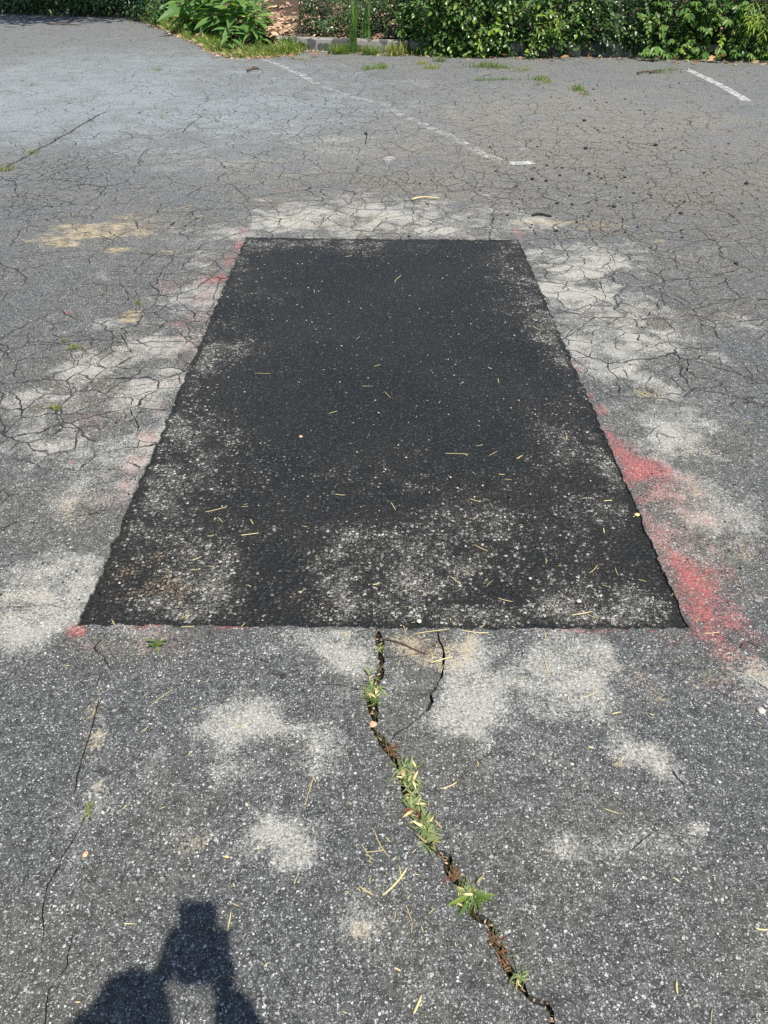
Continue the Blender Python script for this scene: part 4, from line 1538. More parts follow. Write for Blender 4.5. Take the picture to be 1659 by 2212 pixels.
far_bush(-9.0, -7.4, 'farthest shaded shrub over dry leaves', 1)
far_bush(-7.6, -6.2, 'shaded drooping shrub above the dark edge of the lot', 2, 300)
far_bush(-6.5, -5.0, 'shaded shrub behind the bright dry leaves', 3, 300)
far_bush(-5.2, -3.9, 'shrub joining the far shade to the verge weeds', 4, 240)

# a tree that shades the far left corner
def tree(x, y, h, cr, label, seed):
    rs = random.Random(seed)
    root = empty('shade_tree', (x, y, 0))
    tag(root, label, 'tree')
    bm = bmesh.new()
    P = [Vector((x, y, -.1)), Vector((x + .05, y, .8)), Vector((x + .1, y - .2, 2.0)), Vector((x + .3, y - .7, 3.4)), Vector((x + .4, y - 1.0, h))]
    tube(bm, P, .20, .07, 10)
    bm_obj('trunk', bm, M['bark'], root, (x, y, 0))
    bm = bmesh.new()
    c = Vector((x + 2.0, y - 4.6, h))
    tips = []
    for k in range(16):
        q = c + Vector((rs.gauss(0, cr * .75), rs.gauss(0, cr * .42), rs.gauss(0, cr * .22)))
        s = P[2].lerp(P[4], rs.random())
        tube(bm, [s, s.lerp(q, .5) + Vector((0, 0, .25)), q], .05, .012, 5)
        tips.append(q)
    bm_obj('limb', bm, M['bark'], root, (x, y, 0))
    L = []
    for k in range(5200):
        q = rs.choice(tips) + Vector((rs.gauss(0, .55), rs.gauss(0, .55), rs.gauss(0, .32)))
        L.append(frame(q, (rs.gauss(0, 1), rs.gauss(0, 1), rs.gauss(-.3, .5)), Vector((0, 0, 1)) + rv(.4), rs.uniform(.12, .2)))
    join('crown', OVAL, L, M['dark_leaf'], root, (x, y, 0), 'stuff')


tree(-9.4, 21.6, 4.4, 2.4, 'tree shading the far corner of the lot', 5)

# ------------------------------------------------------------ dead leaves lying about
DEAD = [leaf_mesh(.55, .5, -.35, 1, 5), leaf_mesh(.5, -.4, .4, 1, 5), leaf_mesh(.6, .7, -.15, 1, 5)]
_dead = []
for v, f in DEAD:
    me = mesh_np('dead_leaf', v, f)
    me.materials.append(M['dead_leaf'])
    _dead.append(me)


def dead_leaf(px, py, s, label, an=None, tilt=.3, up=None):
    x, y = G(px, py)
    o = D.objects.new('fallen_leaf', random.choice(_dead))
    COL.objects.link(o)
    an = random.uniform(0, 6.28) if an is None else an
    o.matrix_world = frame((x, y, .012 + s * .10), (math.cos(an), math.sin(an), tilt * random.uniform(-.4, .9)), up or (Vector((0, -.3, 1)) + rv(.35)), s)
    tag(o, label, 'leaf', 'dead leaves lying at the hedge foot')


for px, py, s, lab in (
        (1218, 118, .22, 'largest curled brown leaf lying under the hedge'), (1240, 124, .14, 'brown leaf before the largest curled leaf'), (1182, 124, .12, 'orange brown leaf near the pale strand'),
        (1165, 122, .13, 'folded tan leaf left of the orange brown leaf'), (1196, 131, .12, 'flat leaf lying on the asphalt before the others'), (1212, 130, .11, 'dark flat leaf on the asphalt edge'),
        (1285, 122, .15, 'brown leaf beside the seedlings clump'), (1300, 126, .10, 'small leaf just before the seedlings'), (1095, 124, .10, 'pale leaf by the yellow green strand'),
        (1120, 126, .09, 'little pale leaf right of the weed patch'), (1440, 126, .15, 'russet leaf under the creeper'), (1452, 134, .12, 'cream leaf on the asphalt under the creeper'),
        (1470, 138, .12, 'leaf touching the clean white line'), (1425, 131, .11, 'brown leaf left of the cream leaf'), (1530, 136, .14, 'rust coloured leaf beyond the white line'),
        (1545, 131, .14, 'curled tan leaf in front of the light green creeper'), (1570, 138, .11, 'flat tan leaf below the curled tan leaf'), (1610, 130, .15, 'dark russet leaf near the end of the hedge'),
        (1640, 136, .15, 'broad brown leaf near the end of the hedge'), (1655, 140, .12, 'leaf at the last visible edge of the hedge'), (1590, 141, .10, 'small leaf fallen away from the hedge'),
        (672, 124, .13, 'red brown leaf at the start of the kerb'), (712, 122, .06, 'white dried leaf at the kerb foot'), (635, 128, .12, 'curled leaf beside the broken white line'),
        (378, 38, .20, 'pale leaf standing on the far verge'), (382, 54, .18, 'pair of pale leaves on the verge edge'), (412, 77, .16, 'cream leaf at the verge edge'), (420, 83, .13, 'dry leaf on the asphalt side of the verge'),
        (440, 88, .12, 'small dry leaf by the verge bulge'), (465, 98, .14, 'pale leaf under the dense weed'), (520, 112, .12, 'brown leaf under the low weed'), (310, 24, .2, 'leaf in the dry heap at the far verge corner'),
        (1505, 140, .10, 'pale curled leaf close to the white line end'), (1375, 128, .10, 'tan leaf before the large seedling'), (1395, 131, .09, 'small tan leaf under the large seedling')):
    dead_leaf(px, py, s, lab)
mats_ = []
for k in range(260):
    x, y = G(random.uniform(270, 345), random.uniform(20, 33))
    an = random.uniform(0, 6.28)
    mats_.append(frame((x, y, .03), (math.cos(an), math.sin(an), random.uniform(-.1, .5)), Vector((0, -.3, 1)) + rv(.4), random.uniform(.06, .14)))
tag(join('dry_leaf_heap', DEAD, mats_, M['dead_leaf'], kind='stuff'), kind='stuff')


# ------------------------------------------------------------ sticks and stones
def stick(px0, py0, px1, py1, r, label, lift=.006, mat='twig', name='stick', bend=.02):
    a, b = Vector((*G(px0, py0), lift)), Vector((*G(px1, py1), lift))
    mid = (a + b) / 2
    bm = bmesh.new()
    pts = []
    for k in range(8):
        t = k / 7
        q = a.lerp(b, t) + Vector((0, bend * math.sin(t * 5), .3 * r + .3 * bend * math.sin(t * math.pi)))
        pts.append(q)
    tube(bm, pts, r, r * .6, 6)
    o = bm_obj(name, bm, M[mat], loc=mid)
    return tag(o, label, 'stick')


stick(106, 55, 175, 57, .014, 'long dark stick lying on the far pale asphalt', .02)
stick(534, 157, 560, 153, .016, 'short dark stick beside the broken white line', .02)
stick(545, 148, 562, 151, .007, 'thin twig above the short dark stick', .012)
stick(1376, 162, 1412, 158, .013, 'broken grey stick beside the dark tuft', .018)
stick(1404, 160, 1428, 155, .009, 'forked twig end on the dark tuft', .02)
stick(1042, 172, 1062, 168, .006, 'twig lying in the crack strip grass', .03)
stick(820, 1382, 924, 1412, .0022, 'thin brown twig bridging the two cracks below the patch', .004, bend=.006)
stick(1830 - 230, 1422 - 20, 1668, 1402, .0018, 'dark hair thin twig right of the red paint', .004)
stick(890, 434, 948, 429, .006, 'long straw bundle beyond the patch', .008, 'straw')
stick(1150, 468, 1190, 467, .010, 'flat black scrap of tar beyond the patch corner', .004, 'crumb', 'tar_scrap')


def pebble(px, py, s, label, mat='stone', name='pebble', flat=.6):
    x, y = G(px, py)
    bm = bmesh.new()
    bmesh.ops.create_icosphere(bm, subdivisions=2, radius=s)
    for v in bm.verts:
        n = mnoise.noise(v.co * (1.3 / s) + Vector((px, py, 0)))
        v.co *= 1 + .28 * n
        v.co.z *= flat
    o = bm_obj(name, bm, M[mat], smooth=False)
    o.location = (x, y, s * flat * .7)
    tag(o, label, name.replace('_', ' '))


pebble(806, 1566, .009, 'pale orange leaf scrap lying in the main crack', 'pink_chip', 'stone_chip', .5)  # a small leaf, shaped as a flat chip
pebble(1643, 1537, .010, 'pale pebble at the lower end of the red paint')
pebble(650, 944, .007, 'orange chip on the black patch', 'pink_chip', 'stone_chip', .5)
pebble(185, 1846, .006, 'small orange chip on the grey asphalt', 'pink_chip', 'stone_chip', .5)
pebble(1376, 1113, .008, 'cream chip on the right edge of the patch', 'straw', 'stone_chip', .4)
pebble(905, 1343, .007, 'pale pebble at the near edge of the patch')
pebble(1250, 1300, .007, 'round pale pebble in the near right part of the patch')
pebble(612, 1463, .008, 'black tar lump beside a short crack', 'crumb', 'tar_lump')
pebble(1145, 1250, .005, 'tan pebble inside the black patch')
for px, py, s, lab in ((1326, 448, .016, 'tar crumb right of the worn line foot'), (1470, 462, .014, 'tar crumb on the plain asphalt'), (1478, 437, .012, 'tar crumb behind the plain asphalt crumb'), (1590, 570, .013, 'tar crumb far right of the patch'),
                       (1262, 262, .018, 'tar crumb midway to the hedge'), (1265, 322, .018, 'tar crumb level with the worn line foot'), (1150, 388, .016, 'tar crumb below the worn line foot'), (1180, 392, .014, 'second crumb below the worn line foot'),
                       (790, 290, .016, 'crumb beside the dark moss tuft'), (1416, 315, .02, 'tar crumb behind the red paint line of sight'), (1612, 398, .016, 'tar crumb near the end of the clean line')):
    pebble(px, py, s, lab, 'crumb', 'tar_crumb', .6)
CRB = []
for s_ in range(3):
    bm = bmesh.new()
    bmesh.ops.create_icosphere(bm, subdivisions=1, radius=1)
    V = np.array([v.co * (1 + .4 * mnoise.noise(v.co * 1.7 + Vector((s_ * 5, 0, 0)))) for v in bm.verts])
    V[:, 2] *= .6
    Fc = [tuple(v.index for v in f.verts) for f in bm.faces]
    bm.free()
    CRB.append((V, Fc))


def crumbs(name, n, mat, gen, s0, s1):
    L = []
    for k in range(n):
        x, y = gen()
        s = s0 + (s1 - s0) * random.random() ** 3
        L.append(frame((x, y, s * .35), (random.gauss(0, 1), random.gauss(0, 1), 0), (0, 0, 1), s))
    tag(join(name, CRB, L, M[mat], kind='stuff'), kind='stuff')


def gen_far():
    while True:
        px, py = random.gauss(1330, 210), random.uniform(150, 520)
        if 700 < px < 1700:
            return G(px, py)


crumbs('tar_crumbs', 420, 'crumb', gen_far, .004, .014)
crumbs('tar_specks', 500, 'crumb', lambda: G(random.uniform(-50, 1700), random.uniform(100, 1300)), .002, .006)
crumbs('loose_grit', 1500, 'stone', lambda: (random.uniform(-1.2, 1.3), random.uniform(.5, 4.8)), .0012, .0042)

# ------------------------------------------------------------ weeds growing in the main crack
def crack_weed(px, py, r, n, label, seed, mat='crack_weed', size=.034, lift=.6, name='crack_weed'):
    rs = random.Random(seed)
    x, y = G(px, py)
    root = empty(name, (x, y, -.012))
    tag(root, label, 'weed', 'weeds growing in the main crack')
    L = []
    n = int(n * 1.5)
    for k in range(n):
        an = rs.uniform(0, 6.28)
        q = Vector((x + rs.gauss(0, r[0] * .4), y + rs.gauss(0, r[1] * .4), .001 + .008 * rs.random()))
        d = Vector((math.cos(an), math.sin(an), rs.uniform(.05, lift)))
        L.append(frame(q, d, Vector((0, 0, 1)) + rv(.25), size * rs.uniform(.35, 1.05)))
    k = max(2, n // 7) if mat == 'crack_weed' else 0
    leaf_parts('leaf', 'cw_' + mat, NARROW, L[k:], M[mat], root, (x, y, -.012))
    leaf_parts('dry_leaf', 'cw_dry', NARROW, L[:k], M['straw'], root, (x, y, -.012))
    bm = bmesh.new()
    for k in range(4):
        q = Vector((x + rs.gauss(0, r[0] * .3), y + rs.gauss(0, r[1] * .3), 0))
        tube(bm, [q - Vector((0, 0, .018)), q + Vector((0, 0, .004)), q + Vector((rs.gauss(0, .012), rs.gauss(0, .012), .014))], .0012, .0007, 4)
    bm_obj('stem', bm, M['stem'], root, (x, y, -.012))


crack_weed(803, 1490, (.024, .050), 46, 'pale star shaped weed highest in the main crack', 1, size=.030)
crack_weed(806, 1514, (.012, .012), 8, 'fresh green leaf pair under the highest weed', 2, 'grass', .024)
crack_weed(878, 1668, (.028, .026), 34, 'spiky weed at the top of the long weed chain', 3, size=.030)
crack_weed(888, 1695, (.022, .022), 26, 'green weed just below the spiky one', 4, size=.028)
crack_weed(892, 1735, (.020, .032), 34, 'dusty weed in the middle of the long weed chain', 5, size=.030)
crack_weed(893, 1756, (.018, .016), 16, 'reddish withered weed within the chain', 6, 'red_weed', .024)
crack_weed(920, 1790, (.020, .026), 26, 'bright bladed weed near the end of the chain', 7, 'crack_weed', .034)
crack_weed(928, 1815, (.020, .020), 26, 'last small weed of the chain', 8, size=.030)
crack_weed(1010, 1930, (.026, .024), 26, 'pale weed beside the big bladed one', 9, size=.028)
crack_weed(1026, 1940, (.016, .012), 7, 'big bladed green weed in the lower crack', 10, 'grass', .055, .4)
crack_weed(1018, 1955, (.018, .014), 12, 'small leaves under the big bladed weed', 11, 'crack_weed', .022)
crack_weed(980, 1895, (.012, .014), 16, 'brown withered weed above the big bladed weed', 12, 'red_weed', .020)
crack_weed(1064, 2030, (.008, .022), 14, 'reddish stem weed in the lower crack', 13, 'red_weed', .018)
crack_weed(1088, 2066, (.008, .030), 20, 'red beaded weed deep in the lower crack', 14, 'red_weed', .016)
crack_weed(1122, 2118, (.014, .012), 18, 'yellow green moss like weed near the crack bend', 15, size=.018)
crack_weed(848, 1622, (.012, .022), 26, 'dry rusty weed above the long weed chain', 16, 'red_weed', .016)
crack_weed(338, 1395, (.012, .008), 10, 'tiny green sprout on the grey asphalt near the patch corner', 17, 'grass', .030, 1.2)
crack_weed(820, 1402, (.008, .014), 12, 'dry sprout where the main crack meets the patch', 18, size=.020)
crack_weed(192, 1752, (.006, .020), 12, 'small brown sprout in the thin left crack', 19, 'dry_grass', .018)
crack_weed(300, 655, (.010, .030), 14, 'dark sprout in the crack left of the patch', 20, 'grass', .025)
crack_weed(160, 752, (.030, .012), 16, 'flat sprout in the far left crack', 21, 'dry_grass', .03)
crack_weed(118, 882, (.030, .012), 14, 'dry flat sprout below the far left one', 22, 'dry_grass', .03)
crack_weed(138, 736, (.012, .010), 10, 'dull sprout next to the far left crack', 23, 'dry_grass', .02)

mats_ = []
line = CRACKS[0][1]
for k in range(170):
    q = line[random.randrange(len(line))]
    an = random.uniform(0, 6.28)
    mats_.append(frame((q[0] + random.gauss(0, .005), q[1] + random.gauss(0, .006), -.012 + .010 * random.random()), (math.cos(an), math.sin(an), random.uniform(-.2, .5)), Vector((0, 0, 1)) + rv(.4), random.uniform(.004, .014)))
tag(join('crack_debris', CH, mats_, M['chip'], kind='stuff'), kind='stuff')
mats_ = []
for k in range(420):
    q = line[int(len(line) * random.choice((.2, .32, .36, .40, .44, .48, .52, .66, .70, .74, .80, .88)) + random.gauss(0, 6)) % len(line)]
    an = random.uniform(0, 6.28)
    mats_.append(frame((q[0] + random.gauss(0, .006), q[1] + random.gauss(0, .006), -.004), (math.cos(an), math.sin(an), 0), (math.cos(an) * .5, math.sin(an) * .5, 1), random.uniform(.008, .022), 1.6))
tag(join('crack_moss', FINE, mats_, M['dry_grass'], kind='stuff'), kind='stuff')

# ------------------------------------------------------------ straw
ST = []


def st_from(region, zoom, rows):
    ox, oy = region
    for r_ in rows:
        w = r_[4] if len(r_) > 4 else 1.0
        ST.append(((ox + r_[0] / zoom) / 1.1573, (oy + r_[1] / zoom) / 1.1573, (ox + r_[2] / zoom) / 1.1573, (oy + r_[3] / zoom) / 1.1573, w))


st_from((600, 1100), 2.37, [(1218, 78, 1355, 83, 1.3), (1475, 93, 1525, 65), (1400, 36, 1437, 28), (1535, 200, 1567, 201), (1567, 228, 1610, 232), (565, 317, 622, 322, 1.3), (892, 362, 922, 412, 1.2), (1365, 346, 1417, 360, 1.6), (1440, 343, 1475, 352), (1480, 368, 1500, 390), (1378, 468, 1408, 442), (1388, 614, 1470, 653, 1.8), (1305, 750, 1370, 790), (1250, 805, 1315, 855, 1.3), (1460, 862, 1500, 825), (5, 560, 110, 547, 1.7), (365, 503, 400, 508), (785, 850, 822, 845, 2.0), (1035, 1153, 1235, 1128, 1.7), (1310, 1132, 1475, 1148, 1.7), (1135, 1262, 1135, 1310, 1.4), (1130, 1325, 1260, 1290, 2.0), (935, 1345, 950, 1305, 1.3), (965, 1100, 978, 1155), (920, 1145, 965, 1168, 1.2), (600, 1150, 655, 1135), (610, 1180, 655, 1140), (1352, 1145, 1352, 1220, 1.2), (1190, 1385, 1205, 1335), (1530, 930, 1615, 952, 1.4), (5, 1100, 30, 1075, 1.3), (60, 465, 78, 495, 2.0), (355, 905, 378, 880), (1640, 110, 1660, 98, 1.2), (1420, 1105, 1450, 1085)])
st_from((800, 1900), 2.37, [(715, 175, 810, 135, 1.7), (370, 808, 515, 645, 2.4), (385, 800, 480, 700, 1.6), (470, 630, 490, 725, 1.3), (235, 755, 315, 805, 2.0), (320, 410, 412, 580, 1.1), (270, 550, 375, 537, 1.2), (245, 500, 285, 560), (275, 560, 320, 600), (390, 460, 420, 490, 1.3), (508, 860, 545, 960), (545, 960, 540, 1030), (600, 985, 612, 1025, 1.1), (640, 915, 680, 880), (440, 1235, 480, 1255, 1.8), (552, 1510, 600, 1400, 2.8), (680, 360, 722, 410, 2.3), (545, 555, 570, 530), (800, 1085, 808, 1108, 1.2), (525, 130, 605, 160, 1.2)])
st_from((200, 1500), 2.37, [(185, 110, 205, 165, 1.6), (410, 640, 550, 535), (360, 790, 408, 755, 1.2), (925, 750, 972, 753, 1.6), (1335, 1220, 1385, 1050, 1.2), (1380, 1045, 1400, 1085), (845, 1520, 885, 1530, 2.0), (600, 165, 680, 160, 1.7), (590, 105, 640, 80), (745, 490, 765, 465), (905, 785, 925, 778)])
st_from((1220, 1000), 2.37, [(170, 345, 205, 325, 1.4), (465, 210, 462, 235, 2.2), (495, 1270, 615, 1248, 1.9), (590, 1265, 660, 1290), (685, 595, 735, 592, 2.4), (555, 580, 590, 572), (860, 690, 900, 670, 2.0), (890, 1055, 940, 1070), (680, 1090, 730, 1105), (755, 985, 775, 1035), (600, 1020, 650, 970, 1.1), (345, 930, 345, 965), (1195, 545, 1265, 542, 1.2), (1150, 680, 1190, 700, 1.7), (1285, 1388, 1370, 1380, 1.4), (1340, 1410, 1360, 1445), (1230, 1325, 1250, 1295, 1.3), (65, 435, 100, 437, 1.2), (330, 1530, 365, 1630), (335, 1370, 340, 1420, 1.3), (685, 755, 690, 785, 2.0), (1485, 1060, 1500, 1100), (1545, 140, 1580, 138, 1.2), (1175, 310, 1205, 318, 2.0), (750, 110, 775, 140)])
st_from((1250, 1600), 2.476, [(268, 105, 300, 230), (505, 360, 610, 320, 1.2), (690, 465, 745, 450, 2.0), (545, 665, 580, 675, 2.2), (640, 1047, 740, 1080, 1.3), (1070, 1470, 1110, 1500, 1.8), (420, 350, 420, 375, 1.2), (925, 460, 950, 470, 2.0)])
st_from((0, 1000), 2.37, [(1215, 660, 1340, 630, 1.8), (1430, 628, 1470, 626), (1140, 945, 1195, 920, 1.4), (1290, 690, 1320, 722, 1.2), (1125, 1000, 1170, 1002, 1.2), (980, 995, 1005, 1005), (1095, 1290, 1125, 1265, 1.4), (1225, 800, 1265, 798), (1285, 1060, 1310, 1040)])
st_from((500, 450), 1.843, [(895, 475, 928, 440, 1.5), (850, 975, 880, 1005, 1.3), (1275, 1225, 1302, 1218), (1460, 1280, 1488, 1268, 1.2), (800, 860, 833, 850, 1.2), (1327, 866, 1345, 873, 2.4), (1372, 915, 1376, 935, 1.8), (600, 1073, 632, 1065, 1.2), (668, 355, 702, 350, 1.2), (1530, 670, 1565, 692, 1.2), (250, 890, 325, 893, .7), (745, 950, 788, 950, .7), (720, 735, 735, 722), (1100, 1030, 1108, 1018), (1000, 1085, 995, 1095), (525, 505, 528, 522, 1.3)])
st_from((0, 400), 2.37, [(1075, 285, 1140, 270, 1.5), (1090, 295, 1130, 285), (1140, 345, 1205, 330, 1.5), (270, 500, 400, 520, 2.0), (320, 530, 400, 490, 1.8), (340, 515, 380, 465, 1.4), (640, 555, 720, 530, 1.5), (890, 230, 930, 215, 1.4), (790, 175, 810, 185), (200, 660, 220, 665, 1.2), (1240, 655, 1280, 650, 1.6)])
st_from((1220, 400), 2.37, [(860, 1360, 960, 1410, 1.2), (890, 1370, 975, 1395, 1.0), (985, 1400, 1000, 1350), (780, 375, 840, 405, 1.3), (990, 440, 1040, 465, 1.1), (1000, 480, 1030, 485, 1.3), (690, 580, 720, 570), (1450, 610, 1480, 618, 1.6), (1545, 1565, 1580, 1560, 1.1), (260, 985, 315, 1010, 1.1), (1370, 1010, 1390, 1020), (0, 245, 18, 243, 2.0)])
st_from((0, 2000), 2.074, [(1180, 680, 1198, 585, 1.3), (1110, 662, 1115, 685, 1.8), (1205, 538, 1240, 555, 1.3), (1160, 295, 1190, 300, 1.8), (1210, 435, 1218, 455, 1.6), (1108, 940, 1150, 910), (1195, 915, 1218, 930), (1525, 440, 1540, 400, .9), (395, 1050, 418, 1050, 1.6), (1575, 30, 1590, 0, 1.0), (640, 640, 700, 645)])
ST.append((1631, 2007, 1659, 2010, 2.2))
ST.append((1461, 2120, 1463, 2150, 2.0))
ST.append((1535, 2210, 1538, 2180, 1.0))

LAND = [('the pale star shaped weed', 803, 1490), ('the long weed chain', 890, 1725), ('the big bladed crack weed', 1026, 1940), ('the crack bend', 1150, 2160), ('the near left patch corner', 166, 1352),
        ('the near right patch corner', 1490, 1357), ('the far left patch corner', 531, 513), ('the far right patch corner', 1120, 518), ('the wide red paint', 1520, 1290), ('the narrow red paint', 1380, 1000),
        ('the largest pale stain', 510, 1590), ('the round pale stain', 1430, 1660), ('the tan stain', 440, 1820), ('the low white stain', 580, 1800), ('the low right stains', 1225, 1830), ('the photographer shadow', 430, 2000),
        ('the patch centre', 830, 850), ('the middle of the near patch edge', 830, 1350), ('the forked crack', 950, 1450), ('the far sand stain', 200, 500), ('the sandy arc', 1280, 485), ('the tiny green sprout', 338, 1395),
        ('the orange chip', 650, 944), ('the cream chip', 1376, 1113), ('the twig bridging the cracks', 870, 1397), ('the right patch edge', 1255, 845), ('the left patch edge', 345, 930), ('the straw pile on the right', 1385, 850)]
_seen = {}
STRAW_BM = {}


def straw_mesh(seed, L, w):
    rs = random.Random(seed)
    bm = bmesh.new()
    b = rs.gauss(0, .035) * L
    n = 5
    prev = None
    for k in range(n + 1):
        t = k / n - .5
        c = Vector((t * L, b * (1 - 4 * t * t), .0016 + w * .5 + .03 * L * abs(t) * rs.random()))
        ww = w * (.5 if k in (0, n) else .9) * .5
        ring = [bm.verts.new(c + Vector((0, s * ww, z * w * .35))) for s, z in ((-1, 0), (0, 1), (1, 0), (0, -1))]
        if prev:
            for j in range(4):
                bm.faces.new((prev[j], prev[(j + 1) % 4], ring[(j + 1) % 4], ring[j]))
        else:
            bm.faces.new(ring[::-1])
        prev = ring
    bm.faces.new(prev)
    me = D.meshes.new('straw')
    bm.to_mesh(me)
    bm.free()
    me.materials.append(M['straw'])
    return me


patch_np = PATCH_POLY
for i, (x0, y0, x1, y1, w) in enumerate(ST):
    a, b = Vector(G(x0, y0)), Vector(G(x1, y1))
    mid = (a + b) / 2
    L = max((b - a).length, .008)
    if L > .22:
        L = .22
    an = math.atan2(b.y - a.y, b.x - a.x)
    o = D.objects.new('straw', straw_mesh(i, L, .0017 * w))
    COL.objects.link(o)
    onp = bool(in_poly(np.array([mid.x]), np.array([mid.y]), patch_np)[0])
    o.location = (mid.x, mid.y, -.0012 - .0055 * (1 - float(sstep(1.5, 3.2, mid.y))) if onp else 0)
    o.rotation_euler = (0, 0, an)
    size = 'tiny' if L < .022 else 'short' if L < .05 else 'medium' if L < .085 else 'long'
    thick = 'thin' if w < 1.15 else 'flat' if w < 1.75 else 'broad'
    deg = math.degrees(an) % 180
    lay = 'lying crosswise' if deg < 25 or deg > 155 else 'pointing at the hedge' if 65 < deg < 115 else 'slanting to the right' if deg < 90 else 'slanting to the left'
    best = sorted((math.hypot(G(p, q)[0] - mid.x, G(p, q)[1] - mid.y), nm) for nm, p, q in LAND)
    where = 'on the black patch' if onp else 'on the grey asphalt'
    lab = f'{size} {thick} straw {lay} near {best[0][1]}'
    if lab in _seen:
        lab = f'{size} straw near {best[0][1]}, toward {best[1][1]}'
    if lab in _seen:
        lab = f'{size} straw {lay} {"closer to the hedge" if mid.y > _seen.get(lab, 0) else "closer to the viewer"} near {best[0][1]}'
    _seen[lab] = mid.y
    tag(o, lab, 'straw', 'straw stalks scattered over the asphalt')

# finest chaff, too small to pick apart
CHF = [leaf_mesh(.16, .2, .1, 1, 3)]
mats_ = []
for cx, cy, sx, sy, n in ((830, 800, 330, 230, 260), (820, 1250, 500, 90, 260), (950, 1390, 90, 40, 120), (240, 515, 110, 25, 160), (1390, 855, 35, 22, 70), (860, 1900, 120, 120, 80), (700, 470, 260, 22, 120), (1500, 1350, 150, 150, 120), (300, 1480, 180, 120, 90), (830, 1700, 700, 400, 160), (420, 440, 130, 25, 80), (1290, 490, 150, 10, 60)):
    for k in range(n // 4):
        x, y = G(random.gauss(cx, sx * .6), min(max(random.gauss(cy, sy * .6), 300), 2300))
        an = random.uniform(0, 6.28)
        onp = abs(x) < .8 and 1.5 < y < 4.7
        mats_.append(frame((x, y, .003 - (.0055 * (1 - float(sstep(1.5, 3.2, y))) if onp else 0)), (math.cos(an), math.sin(an), random.uniform(-.05, .15)), (0, 0, 1), random.uniform(.005, .016), .8))
tag(join('straw_chaff', CHF, mats_, M['straw'], kind='stuff'), kind='stuff')

# ------------------------------------------------------------ the photographer, whose shadow falls into the picture
M['skin'] = simple('skin', (.36, .20, .14), (.42, .25, .18), 40, .5, .4, .1, .002)
M['shirt'] = simple('cotton_shirt', (.10, .14, .20), (.13, .17, .24), 200, .9, .2, .2, .002)
M['trousers'] = simple('denim', (.035, .05, .09), (.05, .07, .12), 300, .9, .2, .2, .002)
M['shoe'] = simple('shoe_leather', (.05, .035, .025), (.07, .05, .035), 80, .6)
M['hair'] = simple('brown_hair', (.03, .02, .014), (.06, .04, .028), 120, .6)
M['phone'] = simple('phone_case', (.015, .015, .017), (.02, .02, .022), 50, .4)
M['glass'] = simple('phone_glass', (.005, .005, .006), (.006, .006, .007), 50, .1, .5, 0)


def skin_mesh(name, verts, edges, radii, mat, parent, loc, sub=2, root=0):
    me = D.meshes.new(name)
    me.from_pydata([Vector(v) - Vector(loc) for v in verts], edges, [])
    o = link(name, me, mat, parent)
    md = o.modifiers.new('skin', 'SKIN')
    md.use_smooth_shade = True
    sv = me.skin_vertices[0].data
    for k, r in enumerate(radii):
        r = r if isinstance(r, tuple) else (r, r)
        sv[k].radius = r
        sv[k].use_root = (k == root)
    ms = o.modifiers.new('sub', 'SUBSURF')
    ms.levels = sub
    ms.render_levels = sub
    return o


PX, PY = PERS = (-.03, -.37)
proot = empty('person', (PX, PY, 0))
tag(proot, 'person in shirt and trousers holding up a phone with both hands', 'person')
# phone, held upright in the camera's own plane, just behind the lens
ph = empty('phone', (0, 0, CAM_H))
tag(ph, 'black phone held up in both hands of the person', 'phone')


def cam_pt(u, v, w):
    """u right, v up in the phone plane, w towards the person"""
    return Vector((0, 0, CAM_H)) + Vector((1, 0, 0)) * u + UPV * v - FWD * w


def slab(name, u0, u1, v0, v1, w0, w1, rad, mat):
    bm = bmesh.new()
    pts = []
    for (cx, cy, a0) in ((u1 - rad, v1 - rad, 0), (u0 + rad, v1 - rad, 90), (u0 + rad, v0 + rad, 180), (u1 - rad, v0 + rad, 270)):
        for k in range(5):
            a = R(a0 + k * 22.5)
            pts.append((cx + rad * math.cos(a), cy + rad * math.sin(a)))
    A = [bm.verts.new(cam_pt(u, v, w0) - ph.location) for u, v in pts]
    B = [bm.verts.new(cam_pt(u, v, w1) - ph.location) for u, v in pts]
    n = len(pts)
    bm.faces.new(A)
    bm.faces.new(B[::-1])
    for k in range(n):
        bm.faces.new((A[k], B[k], B[(k + 1) % n], A[(k + 1) % n]))
    bmesh.ops.recalc_face_normals(bm, faces=bm.faces)
    bm_obj(name, bm, mat, ph, smooth=False)


CU0, CU1, CV0, CV1 = -.040, .036, -.142, .006
slab('case', CU0, CU1, CV0, CV1, .006, .014, .010, M['phone'])
slab('screen', CU0 + .003, CU1 - .003, CV0 + .003, CV1 - .003, .0145, .0155, .008, M['glass'])

HV = CV0 + .012
V, E, Rr = [], [], []


def add(p, r, link_to=None):
    V.append(tuple(p))
    Rr.append(r)
    if link_to is not None:
        E.append((link_to, len(V) - 1))
    return len(V) - 1


X0, Y0 = PX, PY
pel = add((X0, Y0, 1.02), (.15, .11))
waist = add((X0, Y0 + .01, 1.16), (.135, .10), pel)
chest = add((X0, Y0 + .01, 1.34), (.155, .11), waist)
upch = add((X0, Y0, 1.48), (.13, .09), chest)
neck = add((X0, Y0 + .04, 1.58), .052, upch)
